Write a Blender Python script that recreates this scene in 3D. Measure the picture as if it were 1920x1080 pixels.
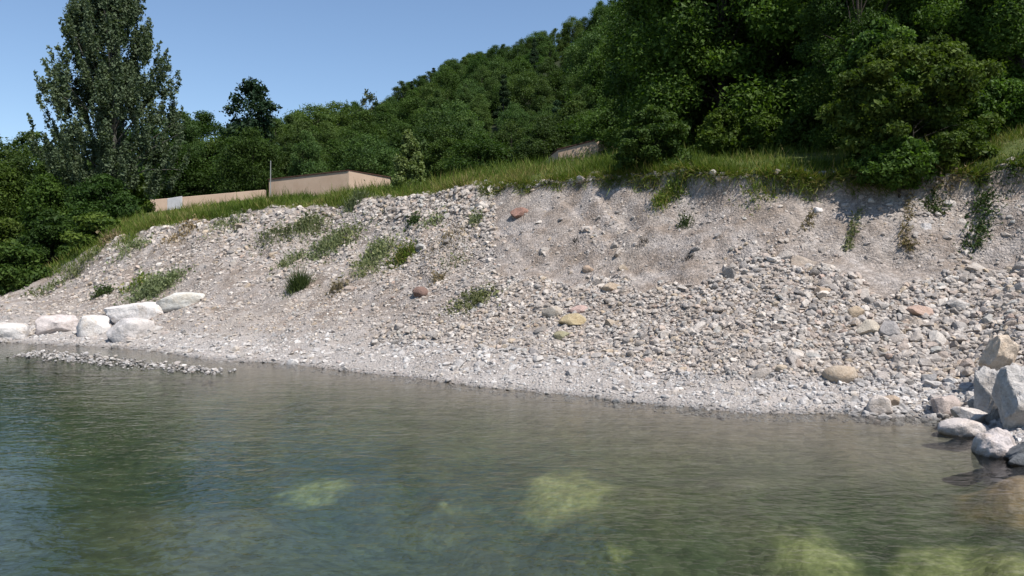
import bpy, bmesh, math, random
import numpy as np
from mathutils import Vector, Matrix, Euler

# ------------------------------------------------------------------ camera, sky, sun, exposure
S = bpy.context.scene
for o in list(bpy.data.objects):
    bpy.data.objects.remove(o)
COL = S.collection
F, HZ, CH = 1500.0, 515.0, 1.6          # focal length in 1920-px units, horizon row, camera height
cam = bpy.data.cameras.new('camera')
cam.sensor_width = 36.0
cam.lens = 36.0 * F / 1920.0
cam.clip_start, cam.clip_end = 0.1, 5000
cam_o = bpy.data.objects.new('camera', cam)
cam_o.location = (0, 0, CH)
cam_o.rotation_euler = (math.radians(90) - math.atan((540 - HZ) / F), 0, 0)
COL.objects.link(cam_o)
S.camera = cam_o

SUN_EL, SUN_AZ = 58.0, 134.0            # azimuth clockwise from +Y (the view direction)
W = bpy.data.worlds.new('World')
S.world = W
W.use_nodes = True
wn = W.node_tree.nodes
wl = W.node_tree.links
sky = wn.new('ShaderNodeTexSky')
sky.sky_type = 'NISHITA'
sky.sun_disc = False
sky.sun_elevation = math.radians(SUN_EL)
sky.sun_rotation = math.radians(SUN_AZ)
sky.altitude = 300
sky.air_density = 1.0
sky.dust_density = 0.35
sky.ozone_density = 3.0
wl.new(sky.outputs[0], wn['Background'].inputs['Color'])
wn['Background'].inputs['Strength'].default_value = 0.10

sun = bpy.data.lights.new('sun', 'SUN')
sun.energy = 4.2
sun.angle = math.radians(0.55)
sun.color = (1.0, 0.955, 0.90)
sun_o = bpy.data.objects.new('sun', sun)
e, a = math.radians(SUN_EL), math.radians(SUN_AZ)
sdir = Vector((math.sin(a) * math.cos(e), math.cos(a) * math.cos(e), math.sin(e)))
sun_o.rotation_euler = sdir.to_track_quat('Z', 'Y').to_euler()
sun_o.location = (20, -20, 40)
COL.objects.link(sun_o)

S.view_settings.view_transform = 'Standard'
S.view_settings.look = 'None'
S.view_settings.exposure = 0.62
S.view_settings.gamma = 1.0
S.render.engine = 'CYCLES'
S.cycles.max_bounces = 7
S.cycles.diffuse_bounces = 2
S.cycles.glossy_bounces = 3
S.cycles.transmission_bounces = 4
S.cycles.transparent_max_bounces = 10
S.cycles.volume_bounces = 0
S.cycles.caustics_reflective = False
S.cycles.caustics_refractive = False
S.cycles.use_denoising = True

rng = np.random.default_rng(7)
random.seed(7)

# ------------------------------------------------------------------ helpers
def tag(o, label=None, cat=None, group=None, kind=None):
    if label: o['label'] = label
    if cat: o['category'] = cat
    if group: o['group'] = group
    if kind: o['kind'] = kind
    return o

def link(name, me, mat=None, parent=None):
    if mat is not None and len(me.materials) == 0:
        me.materials.append(mat)
    o = bpy.data.objects.new(name, me)
    COL.objects.link(o)
    if parent: o.parent = parent
    return o

def empty(name, loc=(0, 0, 0), rz=0.0, sc=1.0):
    o = bpy.data.objects.new(name, None)
    o.empty_display_size = 0.2
    COL.objects.link(o)
    o.location = loc
    o.rotation_euler = (0, 0, rz)
    o.scale = (sc, sc, sc) if not hasattr(sc, '__len__') else sc
    return o

def np_mesh(name, V, Fc, k, smooth=False, col=None, tint=None):
    """V (n,3); Fc (m,k) polygons of one size; col (n,3) point colour; tint (m,) face value"""
    me = bpy.data.meshes.new(name)
    n, m = len(V), len(Fc)
    me.vertices.add(n)
    me.vertices.foreach_set('co', np.ascontiguousarray(V, dtype=np.float32).ravel())
    me.loops.add(m * k)
    me.loops.foreach_set('vertex_index', np.ascontiguousarray(Fc, dtype=np.int32).ravel())
    me.polygons.add(m)
    me.polygons.foreach_set('loop_start', np.arange(0, m * k, k, dtype=np.int32))
    me.polygons.foreach_set('use_smooth', np.full(m, smooth, dtype=bool))
    me.update(calc_edges=True)
    if col is not None:
        at = me.attributes.new('tint', 'FLOAT_COLOR', 'POINT')
        c4 = np.ones((n, 4), dtype=np.float32); c4[:, :3] = col
        at.data.foreach_set('color', c4.ravel())
    if tint is not None:
        at = me.attributes.new('tint', 'FLOAT', 'FACE')
        at.data.foreach_set('value', np.asarray(tint, dtype=np.float32))
    return me

def _hash(ix, iy, seed):
    h = (ix.astype(np.int64) * 374761393 + iy.astype(np.int64) * 668265263 + seed * 1442695041) & 0x7fffffff
    h = (h ^ (h >> 13)) * 1274126177 & 0x7fffffff
    h = (h ^ (h >> 16)) & 0xffff
    return h / 65535.0

def vnoise(x, y, seed=0):
    x = np.asarray(x, float); y = np.asarray(y, float)
    ix = np.floor(x); iy = np.floor(y)
    fx = x - ix; fy = y - iy
    fx = fx * fx * (3 - 2 * fx); fy = fy * fy * (3 - 2 * fy)
    a = _hash(ix, iy, seed); b = _hash(ix + 1, iy, seed)
    c = _hash(ix, iy + 1, seed); d = _hash(ix + 1, iy + 1, seed)
    return (a * (1 - fx) + b * fx) * (1 - fy) + (c * (1 - fx) + d * fx) * fy - 0.5

def fbm(x, y, seed=0, oct=4, gain=0.5):
    s = 0; a = 1.0
    for i in range(oct):
        s = s + a * vnoise(x * 2 ** i + 17.3 * i, y * 2 ** i - 9.1 * i, seed + i)
        a *= gain
    return s

# ------------------------------------------------------------------ materials
class NT:
    def __init__(s, name):
        s.m = bpy.data.materials.new(name); s.m.use_nodes = True
        s.t = s.m.node_tree; s.n = s.t.nodes; s.b = s.n['Principled BSDF']; s.out = s.n['Material Output']
    def new(s, typ, **kw):
        nd = s.n.new(typ)
        for k, v in kw.items():
            if k in nd.inputs: nd.inputs[k].default_value = v
            else: setattr(nd, k, v)
        return nd
    def l(s, a, b): s.t.links.new(a, b)
    def noise(s, vec, scale, detail=4, rough=0.55, dist=0.0):
        nd = s.new('ShaderNodeTexNoise')
        nd.inputs['Scale'].default_value = scale; nd.inputs['Detail'].default_value = detail
        nd.inputs['Roughness'].default_value = rough; nd.inputs['Distortion'].default_value = dist
        if vec is not None: s.l(vec, nd.inputs['Vector'])
        return nd.outputs['Fac']
    def ramp(s, fac, *stops):
        nd = s.new('ShaderNodeValToRGB')
        el = nd.color_ramp.elements
        while len(el) < len(stops): el.new(0.5)
        for q, (p, c) in zip(el, stops):
            q.position = p
            q.color = (c, c, c, 1) if not hasattr(c, '__len__') else (*c, 1)
        s.l(fac, nd.inputs[0])
        return nd.outputs[0]
    def mix(s, fac, a, b, mode='MIX'):
        nd = s.new('ShaderNodeMix', data_type='RGBA', blend_type=mode)
        if isinstance(fac, (int, float)): nd.inputs[0].default_value = fac
        else: s.l(fac, nd.inputs[0])
        for v, i in ((a, 6), (b, 7)):
            if hasattr(v, 'links'): s.l(v, nd.inputs[i])
            else: nd.inputs[i].default_value = (*v, 1)
        return nd.outputs[2]
    def math(s, op, a, b=0.0, clamp=False):
        nd = s.new('ShaderNodeMath', operation=op, use_clamp=clamp)
        for v, i in ((a, 0), (b, 1)):
            if hasattr(v, 'links'): s.l(v, nd.inputs[i])
            else: nd.inputs[i].default_value = v
        return nd.outputs[0]
    def bump(s, h, strength=0.5, dist=0.02, prev=None):
        nd = s.new('ShaderNodeBump')
        nd.inputs['Strength'].default_value = strength; nd.inputs['Distance'].default_value = dist
        s.l(h, nd.inputs['Height'])
        if prev is not None: s.l(prev, nd.inputs['Normal'])
        return nd.outputs[0]

def mat_ground():
    m = NT('gravel_soil')
    pos = m.new('ShaderNodeNewGeometry').outputs['Position']
    big = m.noise(pos, 0.35, 5, 0.6)
    mid = m.noise(pos, 1.7, 5, 0.65)
    fine = m.noise(pos, 14, 6, 0.75)
    vor = m.new('ShaderNodeTexVoronoi'); vor.inputs['Scale'].default_value = 22; m.l(pos, vor.inputs['Vector'])
    vor2 = m.new('ShaderNodeTexVoronoi'); vor2.inputs['Scale'].default_value = 55; m.l(pos, vor2.inputs['Vector'])
    base = m.ramp(big, (0.36, (0.285, 0.242, 0.207)), (0.52, (0.335, 0.298, 0.27)), (0.68, (0.315, 0.27, 0.228)))
    base = m.mix(m.ramp(mid, (0.42, 0.0), (0.62, 1.0)), base, (0.235, 0.19, 0.155))
    sp = m.new('ShaderNodeSeparateColor'); m.l(vor.outputs['Color'], sp.inputs[0])
    cell = m.ramp(sp.outputs[0], (0.0, 0.72), (0.6, 1.0), (1.0, 1.35))
    base = m.mix(0.8, base, cell, 'MULTIPLY')
    sp2 = m.new('ShaderNodeSeparateColor'); m.l(vor2.outputs['Color'], sp2.inputs[0])
    base = m.mix(0.6, base, m.ramp(sp2.outputs[0], (0.0, 0.7), (1.0, 1.35)), 'MULTIPLY')
    base = m.mix(0.6, base, m.ramp(fine, (0.3, 0.65), (0.7, 1.3)), 'MULTIPLY')
    szz = m.new('ShaderNodeSeparateXYZ'); m.l(pos, szz.inputs[0])
    wash = m.ramp(m.math('ADD', szz.outputs[2], m.math('MULTIPLY', mid, 0.35)), (0.25, 0.75), (0.95, 0.0))
    base = m.mix(wash, base, m.mix(1.0, (0.41, 0.375, 0.345), m.mix(0.8, (1, 1, 1), m.ramp(m.noise(pos, 30, 5, 0.8), (0.3, 0.6), (0.7, 1.35)), 'MULTIPLY'), 'MULTIPLY'))
    # wet margin just above the water line
    sx = m.new('ShaderNodeSeparateXYZ'); m.l(pos, sx.inputs[0])
    wet = m.ramp(m.math('MULTIPLY', m.math('ADD', sx.outputs[2], 0.04), 8.0), (0.0, 0.42), (0.75, 1.0))
    base = m.mix(1.0, base, wet, 'MULTIPLY')
    m.l(base, m.b.inputs['Base Color'])
    m.b.inputs['Roughness'].default_value = 0.95
    m.b.inputs['Specular IOR Level'].default_value = 0.2
    h = m.math('ADD', m.math('MULTIPLY', vor.outputs['Distance'], -0.7), m.math('MULTIPLY', fine, 0.8))
    h = m.math('ADD', h, m.math('MULTIPLY', vor2.outputs['Distance'], -0.4))
    m.l(m.bump(h, 0.9, 0.035), m.b.inputs['Normal'])
    return m.m

def mat_stone(name, attr):
    m = NT(name)
    if attr:
        c = m.new('ShaderNodeAttribute', attribute_name='tint').outputs['Color']
        pos = m.new('ShaderNodeNewGeometry').outputs['Position']
    else:
        c = m.new('ShaderNodeObjectInfo').outputs['Color']
        pos = m.new('ShaderNodeNewGeometry').outputs['Position']
    f1 = m.noise(pos, 9, 6, 0.7); f2 = m.noise(pos, 45, 4, 0.7)
    c = m.mix(0.75, c, m.ramp(f1, (0.3, 0.66), (0.5, 1.0), (0.72, 1.25)), 'MULTIPLY')
    c = m.mix(0.6, c, m.ramp(f2, (0.3, 0.7), (0.7, 1.25)), 'MULTIPLY')
    c = m.mix(m.ramp(m.noise(pos, 3.1, 5, 0.7, 0.5), (0.5, 0.0), (0.68, 0.6)), c, m.mix(1.0, c, (0.72, 0.62, 0.50), 'MULTIPLY'))
    sx = m.new('ShaderNodeSeparateXYZ'); m.l(pos, sx.inputs[0])
    wet = m.ramp(m.math('MULTIPLY', m.math('ADD', sx.outputs[2], 0.03), 9.0), (0.15, 0.34), (0.85, 1.0))
    c = m.mix(1.0, c, wet, 'MULTIPLY')
    m.l(c, m.b.inputs['Base Color'])
    m.b.inputs['Roughness'].default_value = 0.9
    m.b.inputs['Specular IOR Level'].default_value = 0.25
    h = m.math('ADD', f1, m.math('MULTIPLY', f2, 0.35))
    m.l(m.bump(h, 0.9, 0.045 if not attr else 0.03), m.b.inputs['Normal'])
    return m.m

def mat_leaf(name, dark, light, trans=0.28, rough=0.55, rnd=0.25, hi=None):
    m = NT(name)
    t = m.new('ShaderNodeAttribute', attribute_name='tint').outputs['Fac']
    c = m.ramp(t, (0.0, dark), (1.0, light)) if hi is None else m.ramp(t, (0.0, dark), (0.72, light), (0.9, hi), (1.0, hi))
    oi = m.new('ShaderNodeObjectInfo').outputs['Random']
    c = m.mix(1.0, c, m.ramp(oi, (0.0, 1.0 - rnd), (1.0, 1.0 + rnd)), 'MULTIPLY')
    wn_ = m.new('ShaderNodeTexWhiteNoise', noise_dimensions='1D'); m.l(oi, wn_.inputs['W'])
    c = m.mix(m.math('MULTIPLY', wn_.outputs['Value'], rnd * 2.0, True), c, m.mix(1.0, c, (1.45, 1.08, 0.85), 'MULTIPLY'))
    m.l(c, m.b.inputs['Base Color'])
    m.b.inputs['Roughness'].default_value = rough
    m.b.inputs['Specular IOR Level'].default_value = 0.12
    tr = m.new('ShaderNodeBsdfTranslucent'); m.l(m.mix(1.0, c, (1.1, 1.25, 0.5), 'MULTIPLY'), tr.inputs['Color'])
    mx = m.new('ShaderNodeMixShader'); mx.inputs[0].default_value = trans
    m.l(m.b.outputs[0], mx.inputs[1]); m.l(tr.outputs[0], mx.inputs[2])
    m.l(mx.outputs[0], m.out.inputs['Surface'])
    return m.m

def mat_plain(name, c1, c2, scale=4, rough=0.85, bump=0.3, bscale=30):
    m = NT(name)
    pos = m.new('ShaderNodeNewGeometry').outputs['Position']
    c = m.ramp(m.noise(pos, scale, 6, 0.65), (0.3, c1), (0.7, c2))
    m.l(c, m.b.inputs['Base Color'])
    m.b.inputs['Roughness'].default_value = rough
    m.b.inputs['Specular IOR Level'].default_value = 0.25
    m.l(m.bump(m.noise(pos, bscale, 5, 0.7), bump, 0.03), m.b.inputs['Normal'])
    return m.m

M = {}
M['ground'] = mat_ground()
M['pebble'] = mat_stone('pebble_stone', True)
M['stone'] = mat_stone('boulder_stone', False)
M['leaf_forest'] = mat_leaf('leaf_forest', (0.022, 0.050, 0.009), (0.098, 0.165, 0.030), trans=0.34)
M['leaf_deep'] = mat_leaf('leaf_deep', (0.018, 0.044, 0.010), (0.072, 0.132, 0.028), trans=0.34)
M['leaf_hill'] = mat_leaf('leaf_hill', (0.028, 0.062, 0.018), (0.080, 0.132, 0.036), rnd=0.3, trans=0.32)
M['leaf_conifer'] = mat_leaf('leaf_conifer', (0.012, 0.032, 0.014), (0.038, 0.072, 0.028), trans=0.12)
M['leaf_poplar'] = mat_leaf('leaf_poplar', (0.040, 0.064, 0.032), (0.125, 0.160, 0.092), trans=0.25)
M['leaf_shrub'] = mat_leaf('leaf_shrub', (0.020, 0.050, 0.010), (0.105, 0.165, 0.034), trans=0.32)
M['leaf_willow'] = mat_leaf('leaf_willow', (0.090, 0.130, 0.040), (0.190, 0.235, 0.090), rnd=0.1)
M['grass'] = mat_leaf('grass_blades', (0.048, 0.092, 0.012), (0.150, 0.215, 0.040), trans=0.3, hi=(0.28, 0.25, 0.11))
M['weed'] = mat_leaf('weed_leaves', (0.075, 0.105, 0.048), (0.215, 0.255, 0.135), trans=0.25)
M['dry'] = mat_leaf('dry_stems', (0.100, 0.085, 0.050), (0.240, 0.205, 0.125), trans=0.2)
M['weed_dark'] = mat_leaf('weed_dark', (0.020, 0.040, 0.014), (0.070, 0.105, 0.035), trans=0.25)
M['bark'] = mat_plain('bark', (0.022, 0.018, 0.014), (0.055, 0.046, 0.037), 8, bump=0.8)
M['bark_grey'] = mat_plain('bark_grey', (0.055, 0.052, 0.044), (0.12, 0.115, 0.10), 8, bump=0.8)
M['turf'] = mat_plain('turf_soil', (0.045, 0.068, 0.014), (0.105, 0.120, 0.035), 2.5, bump=0.9, bscale=12)
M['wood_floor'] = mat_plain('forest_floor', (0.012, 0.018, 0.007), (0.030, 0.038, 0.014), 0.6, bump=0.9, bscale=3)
M['render_wall'] = mat_plain('beige_render', (0.44, 0.315, 0.225), (0.53, 0.40, 0.30), 0.9, bump=0.25)
M['coping'] = mat_plain('brown_coping', (0.07, 0.035, 0.025), (0.12, 0.06, 0.045), 3)
M['white_board'] = mat_plain('white_board', (0.45, 0.45, 0.46), (0.60, 0.60, 0.60), 3)
M['post'] = mat_plain('grey_post', (0.22, 0.23, 0.22), (0.32, 0.33, 0.32), 6)
M['algae'] = mat_plain('algae_stone', (0.20, 0.24, 0.05), (0.46, 0.48, 0.15), 7, bump=0.6, bscale=22)
M['tan_bed'] = mat_plain('tan_bed_stone', (0.26, 0.17, 0.08), (0.42, 0.30, 0.16), 5, bump=0.5)

def mat_bed(name='river_bed', grow=((0.15, 0.145, 0.05), (0.32, 0.295, 0.125), (0.50, 0.43, 0.22))):
    """gravelly bed; the 'tint' attribute (0 where a mesh has none) says how much algae or tan silt covers it"""
    m = NT(name)
    pos = m.new('ShaderNodeNewGeometry').outputs['Position']
    big = m.noise(pos, 0.45, 4, 0.6); mid = m.noise(pos, 3.5, 5, 0.7)
    vor = m.new('ShaderNodeTexVoronoi'); vor.inputs['Scale'].default_value = 13; m.l(pos, vor.inputs['Vector'])
    sp = m.new('ShaderNodeSeparateColor'); m.l(vor.outputs['Color'], sp.inputs[0])
    c = m.ramp(big, (0.35, (0.085, 0.076, 0.042)), (0.52, (0.055, 0.058, 0.032)), (0.68, (0.024, 0.034, 0.009)))
    c = m.mix(0.7, c, m.ramp(mid, (0.3, 0.55), (0.7, 1.4)), 'MULTIPLY')
    c = m.mix(0.6, c, m.ramp(sp.outputs[0], (0.0, 0.6), (1.0, 1.5)), 'MULTIPLY')
    sx = m.new('ShaderNodeSeparateXYZ'); m.l(pos, sx.inputs[0])
    shallow = m.ramp(m.math('ADD', m.math('ADD', sx.outputs[2], 0.55), m.math('MULTIPLY', mid, 0.2)), (0.32, 0.0), (0.62, 1.0))
    c = m.mix(shallow, c, m.mix(0.7, (0.115, 0.092, 0.068), m.ramp(sp.outputs[0], (0.0, 0.6), (1.0, 1.5)), 'MULTIPLY'))
    cov = m.new('ShaderNodeAttribute', attribute_name='tint').outputs['Fac']
    al = m.ramp(m.noise(pos, 9, 6, 0.7), (0.3, grow[0]), (0.55, grow[1]), (0.75, grow[2]))
    f = m.math('MULTIPLY', cov, m.ramp(m.noise(pos, 15, 5, 0.75), (0.25, 0.45), (0.65, 1.25)))
    c = m.mix(m.math('MULTIPLY', f, 1.0, True), c, al)
    m.l(c, m.b.inputs['Base Color'])
    m.b.inputs['Roughness'].default_value = 0.9
    m.l(m.bump(m.math('ADD', m.math('MULTIPLY', vor.outputs['Distance'], -0.5), mid), 0.5, 0.04), m.b.inputs['Normal'])
    return m.m
M['bed'] = mat_bed()
M['algae'] = mat_bed('algae_on_bed')
M['tan_bed'] = mat_bed('tan_silt_on_bed', ((0.13, 0.07, 0.025), (0.22, 0.13, 0.05), (0.30, 0.19, 0.085)))

def mat_water():
    m = NT('river_water')
    tc = m.new('ShaderNodeNewGeometry').outputs['Position']
    def mapped(sx, sy, rz):
        mp = m.new('ShaderNodeMapping'); m.l(tc, mp.inputs['Vector'])
        mp.inputs['Scale'].default_value = (sx, sy, 1); mp.inputs['Rotation'].default_value = (0, 0, rz)
        return mp.outputs[0]
    n1 = m.noise(mapped(0.6, 1.3, 0.12), 2.0, 2, 0.5, 0.4)
    n2 = m.noise(mapped(0.75, 1.2, -0.2), 9.0, 2, 0.5, 0.6)
    n3 = m.noise(mapped(0.9, 1.1, 0.5), 21, 2, 0.5, 0.3)
    h = m.math('ADD', m.math('MULTIPLY', n1, 0.55), m.math('ADD', m.math('MULTIPLY', n2, 0.36), m.math('MULTIPLY', n3, 0.13)))
    nb = m.bump(h, 1.0, 0.018)
    fr = m.new('ShaderNodeFresnel'); fr.inputs['IOR'].default_value = 1.33; m.l(nb, fr.inputs['Normal'])
    tr = m.new('ShaderNodeBsdfTransparent'); tr.inputs['Color'].default_value = (0.97, 0.985, 0.98, 1)
    gl = m.new('ShaderNodeBsdfGlossy'); gl.inputs['Roughness'].default_value = 0.04; m.l(nb, gl.inputs['Normal'])
    mx = m.new('ShaderNodeMixShader'); m.l(fr.outputs[0], mx.inputs[0]); m.l(tr.outputs[0], mx.inputs[1]); m.l(gl.outputs[0], mx.inputs[2])
    m.l(mx.outputs[0], m.out.inputs['Surface'])
    ab = m.new('ShaderNodeVolumeAbsorption'); ab.inputs['Color'].default_value = (0.56, 0.76, 0.66, 1); ab.inputs['Density'].default_value = 0.42
    m.l(ab.outputs[0], m.out.inputs['Volume'])
    return m.m
M['water'] = mat_water()

# ------------------------------------------------------------------ the lie of the land
def zz(py, Y): return CH + (HZ - py) / F * Y
# column (bearing as image column) -> eight (Y, z): shore, beach, fan, fan top, face, brink, terrace front, terrace back
def colm(shore, *rows):
    return [(shore, 0.0)] + [(Y, zz(py, Y)) for py, Y in rows]
KEY = {
 -1200: [(40, 0), (45, .4), (52, .8), (58, 1.2), (64, 1.6), (68, 2.0), (72, 2.4), (78, 2.8)],
 -300: colm(22.5, (592, 26), (562, 31), (545, 35), (525, 39), (510, 42), (500, 45), (490, 52)),
 0:    colm(19.2, (597, 22.5), (572, 25.5), (555, 28.5), (540, 31), (525, 33.5), (510, 36), (495, 44)),
 100:  colm(18.4, (602, 21), (568, 24), (540, 26.5), (520, 28.5), (505, 30.5), (490, 33.5), (470, 42)),
 230:  colm(17.3, (612, 19.5), (565, 22), (515, 24.2), (470, 26.2), (440, 28), (430, 31), (406, 40)),
 420:  colm(14.9, (622, 17), (572, 19.2), (500, 21.5), (440, 23.5), (406, 24.8), (400, 27), (381, 36)),
 600:  colm(13.75, (622, 16), (562, 18), (480, 20.5), (422, 22.3), (386, 23.4), (379, 25.5), (367, 34)),
 760:  colm(12.4, (642, 14.2), (582, 15.8), (500, 18), (420, 20), (370, 21.2), (362, 23.5), (348, 32)),
 1000: colm(10.9, (662, 12.4), (592, 13.8), (500, 15.8), (420, 17.2), (338, 18.5), (326, 20.2), (308, 28)),
 1200: colm(10.0, (692, 11.2), (602, 12.6), (502, 14.4), (402, 15.7), (322, 16.7), (310, 18), (292, 25)),
 1400: colm(9.35, (702, 10.4), (602, 11.8), (502, 13.3), (415, 14.1), (326, 14.8), (312, 16), (284, 22)),
 1700: colm(9.0, (702, 9.9), (602, 11.2), (487, 12.6), (402, 13.2), (328, 13.7), (306, 14.8), (262, 20)),
 1800: colm(8.7, (705, 9.7), (600, 11.1), (480, 12.4), (395, 13.0), (318, 13.5), (290, 14.5), (245, 19)),
 1920: [(7.1, 0), (8.9, .45), (10.9, 1.25), (12.0, 1.9), (12.6, 2.75), (13.1, 3.4), (14.0, 3.95), (18.0, 5.1)],
 2300: [(6.6, 0), (7.9, .5), (9.3, 1.3), (10.2, 2.0), (10.7, 2.8), (11.2, 3.5), (12.0, 4.0), (15, 5.1)],
 3200: [(5.6, 0), (6.6, .5), (7.6, 1.3), (8.2, 2.0), (8.6, 2.8), (9.0, 3.5), (9.6, 4.0), (12, 5.1)],
}
KU = np.array(sorted(KEY))
KY = np.array([[p[0] for p in KEY[u]] for u in KU])
KZ = np.array([[p[1] for p in KEY[u]] for u in KU])
# the far ground: hill foot, hill ridge (ground below the tree tops), far side
RU = np.array([-1200, -300, 0, 250, 420, 520, 640, 720, 780, 840, 1000, 1140, 1400, 1920, 3200])
RPY = np.array([300, 300, 300, 300, 285, 262, 245, 236, 205, 165, 125, 82, 0, -120, -250])
RY = np.array([120, 110, 95, 95, 100, 110, 120, 125, 135, 145, 160, 168, 165, 140, 120])

def smooth_interp(u, xs, ys):
    """monotone cubic through the keys (Catmull-Rom, limited)"""
    u = np.clip(np.asarray(u, float), xs[0], xs[-1])
    i = np.clip(np.searchsorted(xs, u, side='right') - 1, 0, len(xs) - 2)
    h = np.diff(xs); d = np.diff(ys) / h
    mm = np.zeros(len(xs)); mm[0] = d[0]; mm[-1] = d[-1]
    mm[1:-1] = np.where(d[:-1] * d[1:] > 0, 2 * d[:-1] * d[1:] / (d[:-1] + d[1:] + 1e-12), 0)
    t = (u - xs[i]) / h[i]
    return ((2*t**3 - 3*t**2 + 1) * ys[i] + (t**3 - 2*t**2 + t) * h[i] * mm[i]
            + (-2*t**3 + 3*t**2) * ys[i+1] + (t**3 - t**2) * h[i] * mm[i+1])

NB = 3                                              # bed rows before the shore
def rows(u):
    """Y and z of all profile rows for bearings u: bed rows, 8 bank rows, hill foot, hill mid, ridge, far side"""
    u = np.asarray(u, float)
    Y8 = [smooth_interp(u, KU, KY[:, k]) for k in range(8)]
    Z8 = [smooth_interp(u, KU, KZ[:, k]) for k in range(8)]
    sh = Y8[0]
    sh = sh + 0.35 * np.clip(sh / 12, .5, 2) * fbm(u / 130.0, u * 0 + 3.3, 5, 3)
    Y8[0] = sh
    Ys = [sh * 0.25, sh * 0.55, sh * 0.88]
    Zs = [u * 0 - 0.42, u * 0 - 0.76, u * 0 - 0.26]
    Ry = smooth_interp(u, RU, RY); Rz = CH + (HZ - smooth_interp(u, RU, RPY)) / F * Ry
    Yf = Y8[7] + (Ry - Y8[7]) * 0.32
    Zf = Z8[7] + (Rz - Z8[7]) * 0.05
    Ym = Y8[7] + (Ry - Y8[7]) * 0.66
    Zm = Z8[7] + (Rz - Z8[7]) * 0.46
    return np.array(Ys + Y8 + [Yf, Ym, Ry, Ry * 1.5]), np.array(Zs + Z8 + [Zf, Zm, Rz, Rz * 0.7])

def relief(X, Y, w):
    """small relief added to the land; w = profile coordinate"""
    bank = np.clip((w - NB) / 0.6, 0, 1) * np.clip((NB + 6.2 - w) / 0.8, 0, 1)
    face = np.clip((w - NB - 2.2) / 0.8, 0, 1) * np.clip((NB + 5.6 - w) / 0.8, 0, 1)
    far = np.clip((w - NB - 7.5) / 1.0, 0, 1)
    r = bank * (0.16 * fbm(X * 0.8, Y * 0.8, 11, 4) + 0.05 * fbm(X * 4, Y * 4, 12, 3))
    g = 1 - np.abs(2 * fbm(X * 0.9 + 0.3 * Y, Y * 0.18, 21, 3))
    r = r - face * 0.24 * np.clip(g - 0.62, 0, 1) + face * 0.12 * fbm(X * 2.2, Y * 1.2, 22, 4)
    uu = 960 + F * X / np.maximum(Y, .3)
    lip = np.clip((w - NB - 3.6) / 1.0, 0, 1) * np.clip((NB + 4.97 - w) / 0.14, 0, 1) * np.clip((uu - 1000) / 250, 0, 1)
    r = r - lip * (0.20 + 0.35 * fbm(X * 1.1, Y * .4, 61, 3))
    r = r + np.clip((w - NB - 6.5), 0, 1) * np.clip(NB + 9 - w, 0, 1) * 0.35 * fbm(X * .25, Y * .25, 31, 3)
    r = r + far * 4.0 * fbm(X * 0.03, Y * 0.03, 41, 3)
    bed = np.clip((NB - 0.2 - w) / 0.8, 0, 1)
    r = r + bed * 0.25 * fbm(X * 0.7, Y * 0.7, 51, 3)
    # shallow gravel spit breaking the water off the left shore
    sx = np.clip((X + 9.8) / 5.0, 0, 1)
    ys = 16.2 - 3.25 * sx
    spit = np.exp(-((Y - ys) / 0.42) ** 2) * np.clip((X + 10.2) / .6, 0, 1) * np.clip((-4.5 - X) / .6, 0, 1)
    r = r + spit * 0.125 * np.clip((NB + 0.1 - w) / 0.3, 0, 1)
    return r

def land(X, Y):
    """height of the land at plan points, and profile coordinate w (NB = shore, NB+5 = brink)"""
    X = np.atleast_1d(np.asarray(X, float)); Y = np.atleast_1d(np.asarray(Y, float))
    u = 960 + F * X / np.maximum(Y, 0.3)
    RYs, RZs = rows(u)
    K = RYs.shape[0]
    k = np.clip((RYs <= Y[None]).sum(0) - 1, 0, K - 2)
    c = np.arange(len(X))
    t = np.clip((Y - RYs[k, c]) / np.maximum(RYs[k+1, c] - RYs[k, c], 1e-6), 0, 1)
    w = k + t
    return RZs[k, c] + (RZs[k+1, c] - RZs[k, c]) * t + relief(X, Y, w), w

def hit(px, py, lo=3.0, hi=260.0):
    """the point of the land seen at a photo pixel"""
    Ys = np.geomspace(lo, hi, 1600)
    X = (px - 960) / F * Ys; Zr = zz(py, Ys)
    z, w = land(X, Ys)
    b = np.nonzero(Zr <= z)[0]
    i = b[0] if len(b) else len(Ys) - 1
    return Vector((X[i], Ys[i], z[i]))

def at(px, py, Y):
    return Vector(((px - 960) / F * Y, Y, zz(py, Y)))

def gz(X, Y): return float(land(X, Y)[0][0])

def sheet(name, w0, w1, us, ws, mat, label=None, kind='structure'):
    us = np.asarray(us, float); ws = np.asarray(ws, float)
    RYs, RZs = rows(us)
    k = np.minimum(ws.astype(int), RYs.shape[0] - 2); t = ws - k
    Yg = RYs[k] * (1 - t)[:, None] + RYs[k+1] * t[:, None]
    Zg = RZs[k] * (1 - t)[:, None] + RZs[k+1] * t[:, None]
    Xg = (us[None] - 960) / F * Yg
    Wg = np.repeat(ws[:, None], len(us), 1)
    Zg = Zg + relief(Xg, Yg, Wg)
    V = np.stack([Xg, Yg, Zg], -1).reshape(-1, 3)
    nr, nc = len(ws), len(us)
    i = (np.arange(nr - 1)[:, None] * nc + np.arange(nc - 1)[None]).ravel()
    Fc = np.stack([i, i + 1, i + nc + 1, i + nc], 1)
    o = link(name, np_mesh(name, V, Fc, 4, True), mat)
    return tag(o, label, kind=kind)

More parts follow.
